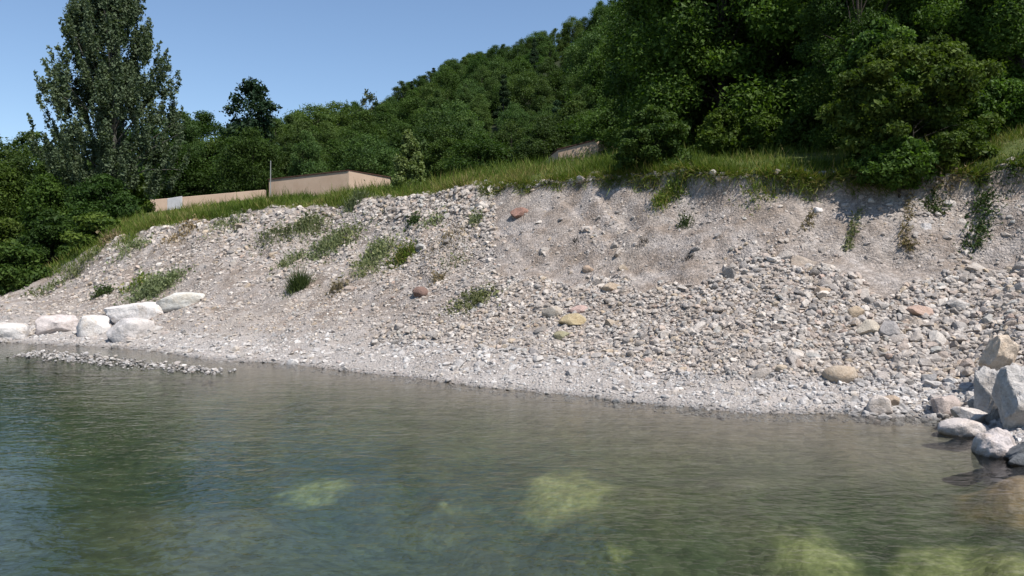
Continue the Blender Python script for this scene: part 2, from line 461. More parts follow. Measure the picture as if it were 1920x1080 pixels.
us_f = np.concatenate([np.arange(-1200, -350, 34), np.arange(-350, 2600, 5.5), np.arange(2600, 3201, 40)])
us_c = np.concatenate([np.arange(-1200, -250, 60), np.arange(-250, 2150, 16), np.arange(2150, 3201, 60)])
bed = sheet('river_bed', 0, NB, us_c, np.linspace(0, NB, 60), M['bed'], 'gravelly olive river bed under the clear water')
bank = sheet('gravel_bank', NB, NB + 5.3, us_f, np.linspace(NB, NB + 5.3, 180), M['ground'], 'pale eroded gravel and soil river bank')
terrace = sheet('grassy_terrace', NB + 5.3, NB + 7, us_c, np.linspace(NB + 5.3, NB + 7, 40), M['turf'], 'grassy ground above the gravel bank')
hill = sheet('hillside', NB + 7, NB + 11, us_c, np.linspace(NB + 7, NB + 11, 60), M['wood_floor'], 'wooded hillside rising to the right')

def water():
    bm = bmesh.new()
    bmesh.ops.create_cube(bm, size=1.0)
    for v in bm.verts:
        v.co = Vector((-90 if v.co.x < 0 else 60, -25 if v.co.y < 0 else 60, -3.0 if v.co.z < 0 else 0.0))
    me = bpy.data.meshes.new('river'); bm.to_mesh(me); bm.free()
    o = link('river', me, M['water'])
    tag(o, 'clear greenish river water with small ripples', kind='structure')
    return o
water()

# ------------------------------------------------------------------ stones
def ico(sub):
    bm = bmesh.new(); bmesh.ops.create_icosphere(bm, subdivisions=sub, radius=1.0)
    V = np.array([v.co[:] for v in bm.verts]); Fc = np.array([[v.index for v in f.verts] for f in bm.faces])
    bm.free(); return V, Fc
ICO = {s: ico(s) for s in (1, 2, 3, 4, 5)}

def rock_shape(sub, seed, cuts=9, depth=(0.55, 0.9), rough=0.05, flat=1.0):
    r = np.random.default_rng(seed)
    V, Fc = ICO[sub]; V = V.copy()
    for _ in range(cuts):
        n = r.normal(size=3); n /= np.linalg.norm(n)
        d = r.uniform(*depth)
        s = V @ n
        V = V - np.clip(s - d, 0, None)[:, None] * n[None]
    if rough:
        k = r.uniform(0, 50)
        nz = fbm(V[:, 0] * 2.2 + k, V[:, 1] * 2.2 + V[:, 2] * 1.7 - k, seed, 4)
        V = V * (1 + rough * 2 * nz)[:, None]
    V[:, 2] *= flat
    return V, Fc

PAL = np.array([(0.40, 0.365, 0.33), (0.33, 0.305, 0.285), (0.50, 0.47, 0.435), (0.28, 0.27, 0.262), (0.39, 0.325, 0.28),
                (0.40, 0.33, 0.24), (0.19, 0.18, 0.17), (0.60, 0.57, 0.53), (0.33, 0.34, 0.33), (0.36, 0.26, 0.21)])
PALW = np.array([.24, .19, .16, .13, .08, .06, .05, .04, .04, .01]); PALW /= PALW.sum()

def scatter():
    N = 144000
    u = rng.uniform(-330, 2570, N)
    w = NB - 0.22 + rng.uniform(0, 1, N) * 5.55
    RYs, RZs = rows(u)
    k = np.minimum(w.astype(int), 8); t = w - k; c = np.arange(N)
    Y = RYs[k, c] * (1 - t) + RYs[k+1, c] * t
    X = (u - 960) / F * Y
    Z, w2 = land(X, Y)
    v = HZ - (Z - CH) / Y * F                       # photo row
    # pixel density of the uniform (u, w) sampling differs from row to row: thin it by the local row spacing
    py_a = HZ - (RZs[k, c] - CH) / RYs[k, c] * F; py_b = HZ - (RZs[k+1, c] - CH) / RYs[k+1, c] * F
    dens = np.abs(py_a - py_b) / 90.0
    patch = fbm(X * 0.7, Y * 0.9, 71, 3)
    patch2 = fbm(X * 1.9 + 40, Y * 1.9, 72, 3)
    s = np.full(N, 5.0); p = np.full(N, 0.9)
    ws = w - NB
    face = (ws > 2.75 + 0.6 * patch) & (u > 930) & (ws < 4.95)
    coarse = (ws > 0.75 + 0.5 * patch2) & ~face & (u > 700)
    beach = (ws < 1.0)
    s = np.where(coarse, 6.2 + np.clip((u - 1000) / 900, 0, 1) * 5.0 + 3 * patch2, s)
    s = np.where(beach & (u > 1600), 8.5, s)
    s = np.where(beach & (u <= 1600), 4.6 + 5 * np.clip(patch2, 0, 1), s)
    topleft = (ws > 4.2) & (u < 1250) & (u > 200)
    s = np.where(topleft, 6.8, s)
    mid = (ws > 1.6) & (ws < 4.2) & (u < 930)
    s = np.where(mid, 4.6 + 3.5 * np.clip(patch2 * 2, 0, 1), s)
    p = np.where(mid, np.clip(0.8 + 1.2 * patch, 0.3, 1.1), p)
    p = np.where(face, np.clip(0.10 + 0.7 * patch + 0.4 * patch2, 0.03, 0.6), p)
    s = np.where(face, 3.9, s)
    s_px = 0.92 * np.clip(s, 3, 20) * np.exp(rng.normal(0, 1, N) * np.where(face, 0.6, np.where(beach, 0.55, 0.42)))
    keep = rng.uniform(0, 1, N) < p * np.clip(dens, 0, 1) * np.clip((6.0 / np.clip(s, 3, 20)) ** 0.8, 0.4, 1.0) * np.where(coarse, 1.25, 0.9)
    keep &= ~((u > 1290) & (ws > 4.85) & (rng.uniform(0, 1, N) < 0.85))
    keep &= ~((u < 100) & (ws > 3.0)) & ~((u < 200) & (ws > 4.6))
    idx = np.nonzero(keep)[0]
    u, X, Y, Z, ws, s_px, face, coarse = u[idx], X[idx], Y[idx], Z[idx], ws[idx], s_px[idx], face[idx], coarse[idx]
    # stones of the shallow spit
    n2 = 900
    tt = rng.uniform(0, 1, n2)
    X2 = -9.8 + 5.0 * tt + rng.normal(0, .12, n2); Y2 = 16.2 - 3.25 * tt + rng.normal(0, 0.25, n2) * (1.3 - 0.6 * tt)
    X = np.concatenate([X, X2]); Y = np.concatenate([Y, Y2]); Z = np.concatenate([Z, np.full(n2, 0.012) + rng.normal(0, .014, n2)])
    ws = np.concatenate([ws, np.full(n2, 0.5)]); s_px = np.concatenate([s_px, 4.8 * np.exp(rng.normal(0, .45, n2))])
    face = np.concatenate([face, np.zeros(n2, bool)]); coarse = np.concatenate([coarse, np.ones(n2, bool)])
    n = len(X)
    size = s_px / F * Y * 0.5 * 1.15                # half length in metres
    e = 0.05
    gx = (land(X + e, Y)[0] - land(X - e, Y)[0]) / (2 * e); gy = (land(X, Y + e)[0] - land(X, Y - e)[0]) / (2 * e)
    nrm = np.stack([-gx, -gy, np.ones(n)], 1)
    nrm[:, :2] *= 0.75
    nrm += rng.normal(0, 0.22, (n, 3)); nrm /= np.linalg.norm(nrm, axis=1)[:, None]
    ang = rng.uniform(0, 2 * np.pi, n)
    tx = np.stack([np.cos(ang), np.sin(ang), np.zeros(n)], 1)
    tx -= (tx * nrm).sum(1)[:, None] * nrm; tx /= np.linalg.norm(tx, axis=1)[:, None]
    ty = np.cross(nrm, tx)
    sc = np.stack([size, size * rng.uniform(0.6, 0.95, n), size * rng.uniform(0.4, 0.75, n)], 1)
    R = np.stack([tx, ty, nrm], 2)                  # columns = axes
    P = np.stack([X, Y, Z], 1) + nrm * (sc[:, 2] * (rng.uniform(-0.35, 0.3, n) + np.where(coarse, 0.28, 0.0)))[:, None]
    ci = rng.choice(len(PAL), n, p=PALW)
    col = PAL[ci] * np.array([1.06, 1.015, 0.97]) * rng.uniform(0.82, 1.18, n)[:, None]
    col = col * 0.68 + np.array([0.385, 0.345, 0.31]) * 0.32
    bright = np.where((ws < 0.9), 1.16, 1.0) * np.where(face, 0.95, 1.0)
    grey = col.mean(1)[:, None]
    col = np.where((ws < 1.0)[:, None], col * 0.55 + grey * 0.45, col) * bright[:, None]
    return P, R, sc, col, s_px, ws

P, R, SC, SCOL, SPX, SWS = scatter()
area = SPX.copy()
_pu = 960 + F * P[:, 0] / P[:, 1]
area[(SC[:, 2] > 0.6) | (_pu < 0) | (_pu > 1915)] = 0        # the single stones are the largest ones in the photo
order = np.argsort(-area)
big, rest = order[:300], order[300:]
VARS = [np_mesh('stone', *rock_shape(2, 300 + i, 12, (0.38, 0.8), 0.06), 3, False) for i in range(12)]
for me in VARS: me.materials.append(M['stone'])
for q, i in enumerate(big):
    o = bpy.data.objects.new('stone', VARS[q % 12]); COL.objects.link(o)
    Rm = Matrix([list(R[i][0]), list(R[i][1]), list(R[i][2])]).to_4x4()
    o.matrix_world = Matrix.Translation(P[i]) @ Rm @ Matrix.Diagonal((*SC[i] * 1.12, 1))
    o.color = (*SCOL[i], 1)
    o.parent = bank

def joined(idx, sub, nv, name):
    Vs, Fs, Cs, off = [], [], [], 0
    shapes = [rock_shape(sub, 500 + 10 * sub + i, 10 if sub > 1 else 5, (0.38, 0.8), 0.05) for i in range(nv)]
    which = rng.integers(0, nv, len(idx))
    for j, (bv, bf) in enumerate(shapes):
        ii = idx[which == j]
        if not len(ii): continue
        v = np.einsum('nij,nvj->nvi', R[ii], bv[None] * SC[ii][:, None, :] * 1.12) + P[ii][:, None, :]
        m = len(bv)
        Vs.append(v.reshape(-1, 3)); Fs.append((bf[None] + (np.arange(len(ii)) * m)[:, None, None] + off).reshape(-1, 3))
        Cs.append(np.repeat(SCOL[ii], m, 0)); off += m * len(ii)
    return np.concatenate(Vs), np.concatenate(Fs), np.concatenate(Cs)
mids, small = rest[SPX[rest] >= 9.0], rest[SPX[rest] < 9.0]
v1, f1, c1 = joined(mids, 2, 8, 'm'); v2, f2, c2 = joined(small, 1, 12, 's')
peb = link('loose_pebbles', np_mesh('loose_pebbles', np.concatenate([v1, v2]), np.concatenate([f1, f2 + len(v1)]), 3, False,
                                   col=np.concatenate([c1, c2])), M['pebble'], bank)
tag(peb, kind='stuff')
print('pebbles', len(mids), len(small), 'tris', len(f1) + len(f2))

def boulder(name, label, x0, y0, x1, y1, col, seed, depth=1.0, cuts=9, flat=False, Y=None, sub=4, rz=0.0, square=False, tilt=0.0, rough=0.06, sink=0.12, cd=(0.5, 0.88), cat='stone', mat='stone', group=None):
    """a boulder that fills the photo box x0..x1, y0..y1, standing on the land"""
    cx = (x0 + x1) / 2
    if Y is None:
        b = hit(cx, y1 - 0.12 * (y1 - y0)); Y = b.y
    wm = (x1 - x0) / F * Y; hm = (y1 - y0) / F * Y
    dm = wm * depth
    zb = zz(y1, Y); zt = zz(y0, Y)
    V, Fc = rock_shape(sub, seed, cuts, cd, rough)
    if square:
        V, Fc = ICO[sub][0].copy(), ICO[sub][1]
        V = V / ((np.abs(V) ** 5).sum(1) ** 0.2)[:, None] * 0.95
        r = np.random.default_rng(seed)
        for _ in range(cuts):
            nn = r.normal(size=3); nn /= np.linalg.norm(nn); d = r.uniform(0.74, 1.1)
            V = V - np.clip(V @ nn - d, 0, None)[:, None] * nn[None]
        k = r.uniform(0, 50)
        V = V * (1 + rough * 2 * fbm(V[:, 0] * 1.8 + k, V[:, 1] * 1.8 + V[:, 2] * 1.5 - k, seed, 6, 0.6))[:, None]
    c, s = math.cos(rz), math.sin(rz)
    V = V @ np.array([[c, s, 0], [-s, c, 0], [0, 0, 1]])
    lo, hi = V.min(0), V.max(0)
    V = (V - (lo + hi) / 2) / (hi - lo)
    V = V * np.array([wm, dm, (hm) * (1 + sink)])
    ct, st = math.cos(tilt), math.sin(tilt)
    V = V @ np.array([[ct, 0, -st], [0, 1, 0], [st, 0, ct]])
    V[:, 2] -= V[:, 2].max()
    o = link(name, np_mesh(name, V + np.array([0, 0, hm]), Fc, 3, True), M[mat])
    o.location = ((cx - 960) / F * Y, Y + dm * 0.35, zb)
    o.color = (*col, 1)
    me = o.data
    bm = bmesh.new(); bm.from_mesh(me)
    for ed in bm.edges:
        if len(ed.link_faces) == 2 and ed.calc_face_angle() > math.radians(38): ed.smooth = False
    bm.to_mesh(me); bm.free()
    return tag(o, label, cat, group)

WHT, PNK, GRY, TAN = (0.62, 0.585, 0.55), (0.53, 0.47, 0.44), (0.34, 0.335, 0.33), (0.42, 0.33, 0.22)
boulder('boulder', 'white boulder at the left edge of the photo by the water', -48, 606, 42, 644, WHT, 1, 0.8, 8, square=True, rz=0.3)
boulder('boulder', 'low rounded pinkish grey boulder left of the white boulders on the shore', 54, 591, 136, 631, PNK, 2, 0.7, 7, square=True, rz=0.2)
boulder('boulder', 'rounded white boulder squeezed between the pinkish boulder and the broad pale one', 134, 591, 198, 636, WHT, 33, 0.8, 8, square=True, rz=0.5)
boulder('boulder', 'long white slab with a squared right end above the shore boulders', 188, 567, 310, 608, (0.66, 0.62, 0.585), 4, 0.5, 2, square=True, tilt=0.02, rough=0.05)
boulder('boulder', 'broad low pale boulder in front of the long white slab', 188, 597, 274, 646, (0.56, 0.52, 0.49), 35, 0.8, 9, square=True, rz=-0.3)
boulder('boulder', 'flat whitish boulder partly behind weeds right of the white slab', 288, 548, 382, 584, (0.57, 0.55, 0.50), 6, 0.6, 7, square=True, rz=0.1)
boulder('red_stone', 'reddish brown stone high on the bank below the grass', 956, 388, 996, 411, (0.30, 0.175, 0.135), 7, 0.8, 9)
boulder('brown_stone', 'dark reddish brown angular stone in the middle of the bank', 771, 537, 804, 562, (0.20, 0.13, 0.105), 8, 0.9, 10)
boulder('ochre_stone', 'ochre yellow slab of stone in the gravel fan', 1048, 588, 1102, 616, (0.40, 0.325, 0.20), 9, 0.8, 9, tilt=-0.2)
boulder('pale_stone', 'pale beige stone just left of the ochre slab', 1016, 574, 1056, 602, (0.42, 0.37, 0.31), 10, 0.8, 9)
boulder('pink_stone', 'flat pinkish stone just behind the ochre slab', 1064, 572, 1104, 590, (0.42, 0.30, 0.26), 11, 0.7, 9)
boulder('olive_stone', 'small olive stone below the ochre slab', 1037, 621, 1070, 641, (0.31, 0.29, 0.19), 12, 0.8, 9)
boulder('tan_stone', 'wide tan stone up the gravel fan right of the ochre slab', 1128, 529, 1178, 547, (0.40, 0.32, 0.24), 13, 0.7, 8)
boulder('tan_stone', 'rounded tan stone at the foot of the smooth grey face', 1092, 497, 1118, 513, (0.38, 0.29, 0.22), 14, 0.8, 8)
boulder('white_stone', 'small white stone stuck in the steep face under the overhanging bush', 1724, 417, 1749, 435, (0.56, 0.52, 0.49), 15, 0.9, 12)
boulder('white_stone', 'white stone beside the shadow of the overhanging bush', 1526, 388, 1546, 402, (0.62, 0.58, 0.55), 16, 0.8, 8)
boulder('pale_slab', 'flat pale slab sticking out of the steep face right of the green hanging strip', 1768, 374, 1798, 392, (0.45, 0.41, 0.37), 17, 0.8, 8)
boulder('tan_slab', 'smooth tan slab half buried at the foot of the steep face', 1484, 478, 1540, 503, (0.36, 0.30, 0.245), 18, 0.7, 6)
boulder('orange_stone', 'orange brown stone in the middle of the right hand fan', 1528, 537, 1564, 558, (0.34, 0.26, 0.19), 19, 0.8, 9)
boulder('tan_stone', 'tan block above the large pale stone on the right fan', 1592, 574, 1624, 602, (0.42, 0.33, 0.235), 20, 0.8, 10)
boulder('pale_stone', 'large pale stone with a tan underside on the right fan', 1608, 599, 1658, 636, (0.47, 0.41, 0.33), 21, 0.8, 9)
boulder('grey_stone', 'blocky grey stone right of the large pale stone', 1654, 602, 1692, 640, (0.36, 0.33, 0.31), 22, 0.8, 10)
boulder('pink_slab', 'flat pinkish slab high on the right fan', 1700, 572, 1758, 599, (0.44, 0.32, 0.26), 23, 0.7, 7, tilt=0.15)
boulder('pale_stone', 'pale grey stone near the right edge beside a dark gap', 1783, 559, 1824, 587, (0.45, 0.42, 0.39), 24, 0.8, 9)
boulder('tan_boulder', 'big smooth tan boulder with dark shadow near the waterline', 1551, 687, 1623, 723, (0.43, 0.355, 0.275), 25, 0.75, 5, tilt=0.08, cat='boulder')
boulder('pale_stone', 'pale tilted stone at the water edge right of the fine gravel', 1632, 742, 1682, 785, (0.55, 0.48, 0.42), 26, 0.8, 9, tilt=-0.3)
boulder('tan_stone', 'small tan stone touching the pale tilted stone at the water edge', 1658, 742, 1692, 768, (0.40, 0.31, 0.23), 27, 0.8, 9)
boulder('pink_block', 'pinkish block left of the pale rocks at the water', 1758, 743, 1810, 787, (0.44, 0.37, 0.33), 28, 0.8, 9)
boulder('pale_rock', 'pale rounded rock behind the flat rock at the water', 1798, 765, 1864, 800, (0.56, 0.51, 0.47), 29, 0.8, 7, Y=8.2)
boulder('flat_rock', 'flat pale rock lying in the water near the right edge', 1774, 789, 1868, 826, (0.55, 0.49, 0.45), 30, 0.6, 7, Y=7.9)
boulder('rock_block', 'beige block with an orange face above the grey rocks', 1852, 628, 1916, 694, (0.56, 0.46, 0.36), 31, 0.7, 14, Y=9.0, sub=5, rough=0.11, square=True, rz=0.25, cat='boulder')
boulder('grey_rock', 'tall angular grey rock with a white top near the right edge', 1843, 690, 1902, 800, (0.41, 0.385, 0.36), 32, 1.0, 14, Y=8.2, sub=5, rough=0.11, square=True, rz=0.7, cat='boulder')
boulder('grey_rock', 'massive mottled light grey rock cut by the right edge', 1892, 684, 2010, 826, (0.47, 0.44, 0.41), 43, 0.8, 14, Y=7.7, sub=5, rough=0.11, square=True, rz=0.3, cat='boulder')
boulder('pinkish_rock', 'pinkish grey rock in the water under the massive grey rock', 1846, 808, 1930, 885, (0.52, 0.465, 0.44), 34, 0.9, 10, Y=7.0, sub=5, rough=0.12, cat='boulder')
boulder('dark_rock', 'dark grey rock at the bottom of the rocks on the right edge', 1894, 832, 1990, 892, (0.13, 0.135, 0.14), 44, 0.9, 10, Y=6.7, sub=5, rough=0.12, cat='boulder')
boulder('grey_rock', 'small grey stone wedged left of the tall angular rock', 1826, 738, 1862, 770, (0.30, 0.30, 0.30), 36, 0.8, 9, Y=8.6)
# stones under water
def mound(label, cx, cy, wpx, hpx, h, seed, top, mat='algae', name='algae_rock', amt=1.25):
    """algae covered rock rising from the bed, top at depth `top` under the surface on the line of sight"""
    r = np.random.default_rng(seed)
    Yq = np.linspace(3, 14, 800); Xq = (cx - 960) / F * Yq
    below = np.nonzero(zz(cy, Yq) <= land(Xq, Yq)[0] + h * 0.6)[0][0]      # where the sight line meets the bed
    X0, Y0 = Xq[below], Yq[below]; top = -land(X0, Y0)[0][0]
    rx = wpx / 2 / F * Y0; ry = hpx / 2 * Y0 * Y0 / ((CH + top) * F)
    n, m = 40, 56
    rr = np.linspace(0, 1.5, n)[:, None]; aa = np.linspace(0, 2 * np.pi, m, endpoint=False)[None]
    x = rr * np.cos(aa); y = rr * np.sin(aa)
    k = r.uniform(0, 40)
    lob = rr * (1 + 0.55 * fbm(x * 1.3 + k, y * 1.3 - k, seed, 3))
    z = h * np.exp(-(lob / 0.75) ** 2) + 0.14 * h * fbm(x * 4 + k, y * 4, seed + 1, 4) * np.clip(1.4 - rr, 0, 1)
    X = X0 + x * rx; Yg = Y0 + y * ry
    base = land(X.ravel(), Yg.ravel())[0].reshape(X.shape)
    Z = base + z + 0.010 - 0.022 * np.clip((rr - 0.9) / 0.6, 0, 1) ** 2
    V = np.stack([X - X0, Yg - Y0, Z + top], -1).reshape(-1, 3)
    i = (np.arange(n - 1)[:, None] * m + np.arange(m)[None]).ravel(); j = (np.arange(n - 1)[:, None] * m + (np.arange(m)[None] + 1) % m).ravel()
    cover = np.clip(amt - lob * 1.1 + 0.7 * fbm(x * 3 + k, y * 3, seed + 5, 4), 0, 1)
    cover = (cover * cover * (3 - 2 * cover) * np.clip((1.3 - rr) / 0.5, 0, 1) * 0.64).ravel()
    cc = np.stack([cover] * 3, 1)
    o = link(name, np_mesh(name, V, np.stack([i, j, j + m, i + m], 1), 4, True, col=cc), M[mat])
    o.location = (X0, Y0, -top)
    return tag(o, label, 'boulder')
mound('large submerged rock with yellow green algae in mid river', 1075, 930, 230, 85, 0.09, 50, 0.34)
mound('narrow submerged yellow green rock left of the large algae rock', 590, 925, 170, 34, 0.05, 51, 0.40)
mound('submerged yellow green rock at the bottom edge left of the palest one', 1545, 1055, 190, 110, 0.09, 52, 0.30)
mound('palest submerged rock in the bottom right corner', 1815, 1090, 250, 130, 0.10, 53, 0.22)
mound('faint small greenish rock under water below the large algae rock', 1160, 1045, 170, 60, 0.05, 55, 0.5, amt=0.5)
mound('faint dark green submerged rock between the two clear algae rocks', 830, 955, 110, 50, 0.06, 56, 0.55, amt=0.55)
mound('orange brown slab under shallow water below the dark rock', 1915, 925, 190, 70, 0.08, 54, 0.30, 'tan_bed', 'bed_slab')

# ------------------------------------------------------------------ plants
def leaf_mesh(name, C, T, B, tint, mat):
    """rhombic leaves: centres C, half length vectors T, half width vectors B"""
    n = len(C)
    fold = np.cross(T, B); fold /= np.linalg.norm(fold, axis=1)[:, None] + 1e-9
    wl_ = np.linalg.norm(B, axis=1)[:, None] * 0.25
    V = np.stack([C - T, C + B + fold * wl_, C + T, C - B + fold * wl_], 1).reshape(-1, 3)
    Fc = np.arange(4 * n).reshape(n, 4)
    me = np_mesh(name, V, Fc, 4, False, tint=tint)
    me.materials.append(mat)
    return me

def unit(v): return v / (np.linalg.norm(v, axis=1)[:, None] + 1e-9)

def cloud(puffs, n, leaf, r, up=0.5, aspect=0.5, shell=0.55):
    """leaves spread through ellipsoid puffs (cx,cy,cz,rx,ry,rz)"""
    puffs = np.asarray(puffs, float)
    vol = (puffs[:, 3] * puffs[:, 4] * puffs[:, 5]) ** (2 / 3)
    pi = r.choice(len(puffs), n, p=vol / vol.sum())
    d = unit(r.normal(size=(n, 3)))
    rad = r.uniform(0, 1, n) ** (1 - shell * 0.75) * (1 + 0.12 * r.normal(size=n))
    C = puffs[pi, :3] + d * puffs[pi, 3:] * rad[:, None]
    nrm = unit(d * 0.6 + r.normal(size=(n, 3)) * 0.8 + np.array([0, 0, up]))
    T = unit(np.cross(nrm, r.normal(size=(n, 3))))
    B = np.cross(nrm, T)
    s = leaf * np.exp(r.normal(0, 0.3, n))[:, None]
    pt = r.uniform(0, 1, len(puffs))
    tint = np.clip(0.45 * pt[pi] + 0.55 * r.uniform(0, 1, n), 0, 1)
    return C, T * s, B * s * aspect, tint

def tube(bm, pts, rad, seg=7):
    rings = []
    for i, p in enumerate(pts):
        p = Vector(p)
        d = (Vector(pts[min(i + 1, len(pts) - 1)]) - Vector(pts[max(i - 1, 0)])).normalized()
        q = d.to_track_quat('Z', 'Y')
        rings.append([bm.verts.new(p + q @ Vector((math.cos(2 * math.pi * k / seg) * rad[i], math.sin(2 * math.pi * k / seg) * rad[i], 0))) for k in range(seg)])
    for a_, b_ in zip(rings, rings[1:]):
        for k in range(seg):
            bm.faces.new((a_[k], a_[(k + 1) % seg], b_[(k + 1) % seg], b_[k]))
    bm.faces.new(rings[-1]); bm.faces.new(rings[0][::-1])

def limbs_mesh(name, h, rad, targets, r, mat, split=0.25):
    bm = bmesh.new()
    pts, rr = [], []
    bx, by = r.normal(0, 0.03 * h, 2)
    for i in range(8):
        t = i / 7
        pts.append((bx * t * t, by * t * t, -0.25 + t * (h + 0.25))); rr.append(rad * (1.25 - t * 1.15) if i else rad * 1.5)
    tube(bm, pts, rr, 8)
    for tx, ty, tz in targets:
        z0 = min(max(tz * r.uniform(0.35, 0.75), h * split), h * 0.92)
        t = z0 / h
        p0 = Vector((bx * t * t, by * t * t, z0)); p2 = Vector((tx, ty, tz))
        pm = p0.lerp(p2, 0.5) + Vector((0, 0, (p2 - p0).length * 0.1))
        r0 = rad * (1.2 - t * 1.1) * 0.36
        tube(bm, [p0, pm, p2], [r0, r0 * 0.6, r0 * 0.2], 5)
    me = bpy.data.meshes.new(name); bm.to_mesh(me); bm.free()
    me.materials.append(mat)
    return me

def make_tree(h, width, n, leaf, mat, seed, profile, base=0.2, npuff=34, puff=0.22, stretch=1.0, bark='bark', up=0.5, aspect=0.55, trunk_r=None, shell=0.6, trunk_f=0.86):
    """returns (trunk mesh, crown mesh); profile(t) = relative radius at height fraction t of the crown"""
    r = np.random.default_rng(seed)
    P_ = []
    for i in range(npuff):
        t = (i + 0.5) / npuff
        t = min(max(t + r.normal(0, 0.05), 0.02), 0.99)
        R0 = profile(t) * width / 2
        a_ = i * 2.39996 + r.normal(0, 0.5)
        pr = puff * width * r.uniform(0.55, 1.15) * (0.55 + 0.45 * profile(t))
        rr = max(R0 - pr * 0.6, 0) * math.sqrt(r.uniform(0.25, 1.0))
        P_.append((math.cos(a_) * rr, math.sin(a_) * rr, h * (base + (1 - base) * t) - pr * 0.45 * stretch * (t > 0.8), pr, pr, pr * stretch * r.uniform(0.65, 0.9)))
    P_ = np.array(P_)
    C, T, B, tint = cloud(P_, n, leaf, r, up, aspect, shell)
    crown = leaf_mesh('crown', C, T, B, tint, mat)
    tg = P_[r.permutation(npuff)[:min(14, npuff)], :3]
    trunk = limbs_mesh('trunk', h * trunk_f, trunk_r or h * 0.016, tg, r, M[bark])
    return trunk, crown

def place(name, meshes, loc, label, cat='tree', rz=None, sc=1.0, group=None):
    root = empty(name, loc, random.uniform(0, 6.28) if rz is None else rz, sc)
    tag(root, label, cat, group)
    link('trunk', meshes[0], None, root); link('crown', meshes[1], None, root)
    return root

round_p = lambda t: math.sqrt(max(1 - (1.75 * t - 0.80) ** 2, 0.06)) if t > 0.1 else 0.72
dome_p = lambda t: math.sqrt(max(1 - (t * 0.98) ** 2.2, 0.03))
cone_p = lambda t: max((1 - t) ** 0.75, 0.05) * (0.8 + 0.2 * min(t * 6, 1))
egg_p = lambda t: math.sin(math.pi * min(0.12 + t * 0.86, 0.985)) ** 0.7

def ground_at(u, Y):
    X = (u - 960) / F * Y
    return Vector((X, Y, gz(X, Y)))

# --- the tall poplar on the left
def pop_p(t):
    return float(np.interp(t, [0, .12, .3, .42, .55, .7, .85, 1], [.62, .92, 1.0, .98, .78, .58, .36, .10]))
def poplar():
    r = np.random.default_rng(77)
    h, width = 13.2, 6.2
    P_ = []
    for i in range(260):
        t = r.uniform(0, 1) ** 0.95
        R0 = pop_p(t) * width / 2
        a_ = r.uniform(0, 6.283)
        rr = R0 * math.sqrt(r.uniform(0.05, 1.0))
        z = h * (0.10 + 0.88 * t)
        pr = r.uniform(0.22, 0.5)
        lean = 0.5 * rr / max(R0, .1)
        for j in range(3):                          # clumps strung up and out along a twig
            P_.append((math.cos(a_) * (rr + lean * j * .25), math.sin(a_) * (rr + lean * j * .25), z + j * 0.32, pr * (1 - .25 * j), pr * (1 - .25 * j), pr * 1.35 * (1 - .2 * j)))
    for i in range(240):                             # fine upright sprays round the outline
        t = r.uniform(0.05, 1.0); R0 = pop_p(t) * width / 2 * r.uniform(0.92, 1.2); a_ = r.uniform(0, 6.283)
        z = h * (0.10 + 0.88 * t)
        for j in range(3):
            q = 0.16 * (1 - .22 * j)
            P_.append((math.cos(a_) * (R0 + .1 * j), math.sin(a_) * (R0 + .1 * j), z + .26 * j, q, q, q * 1.7))
    # an upper left shoulder and thin side sprays as in the crown's outline
    for cx, cz, rr in ((-1.7, 10.4, .75), (-1.5, 11.0, .6), (-1.9, 9.6, .7), (-3.3, 7.4, .5), (-3.0, 8.1, .35), (-3.7, 6.7, .35), (-2.7, 7.0, .6), (2.7, 7.4, .5), (3.0, 7.9, .35), (2.6, 6.8, .6), (0.3, 12.9, .5), (0.1, 12.3, .6), (0.1, 13.4, .3)):
        for j in range(4):
            P_.append((cx + r.normal(0, .25), r.normal(0, .5), cz + r.normal(0, .3), rr * .55, rr * .55, rr * .75))
    P_ = np.array(P_)
    C, T, B, tint = cloud(P_, 150000, 0.062, r, 0.35, 0.6, 0.30)
    crown = leaf_mesh('crown', C, T, B, tint, M['leaf_poplar'])
    tg = P_[r.permutation(len(P_))[:40], :3]
    return limbs_mesh('trunk', h * 0.95, 0.17, tg, r, M['bark_grey'], 0.1), crown
g = ground_at(213, 41)
place('poplar_tree', poplar(), (g.x, g.y, g.z - 0.3), 'tall grey green poplar standing alone against the sky on the left', rz=0.0)

# --- dark tree, pale tree and the tree line between poplar and hill
g = ground_at(478, 72)
dark_tree = make_tree(13.5, 9.0, 22000, 0.14, M['leaf_conifer'], 101, lambda t: 0.92 * max(1 - t, 0.0) ** 0.42 + 0.08, 0.05, 80, 0.15, 1.0)
top = zz(152, 72)
place('dark_tree', dark_tree, (g.x, g.y, top - 13.5), 'dark pointed evergreen rising above the tree line right of the poplar', 'tree')

TR = {
 'a': make_tree(9.5, 7.4, 24000, 0.095, M['leaf_hill'], 111, round_p, 0.06, 40, 0.20),
 'b': make_tree(10.5, 6.2, 24000, 0.095, M['leaf_hill'], 112, egg_p, 0.06, 40, 0.20),
 'c': make_tree(8.0, 7.6, 24000, 0.095, M['leaf_deep'], 113, dome_p, 0.04, 38, 0.20),
 'd': make_tree(12.0, 5.2, 24000, 0.095, M['leaf_conifer'], 114, cone_p, 0.04, 44, 0.17),
 'e': make_tree(9.0, 6.6, 24000, 0.095, M['leaf_deep'], 115, egg_p, 0.08, 34, 0.22),
}
def tree_top(kind, u, top_py, Y, name, label, sc=None, group=None, width=1.0):
    """a tree whose top reaches a photo row, standing on the land"""
    g = ground_at(u, Y)
    h0 = {'a': 9.5, 'b': 10.5, 'c': 8.0, 'd': 12.0, 'e': 9.0}[kind]
    s = (zz(top_py, Y) - g.z) / h0
    s = max(s, 0.25)
    return place(name, TR[kind], (g.x, g.y, g.z - 0.1), label, 'tree', sc=(s * width, s * width, s), group=group)

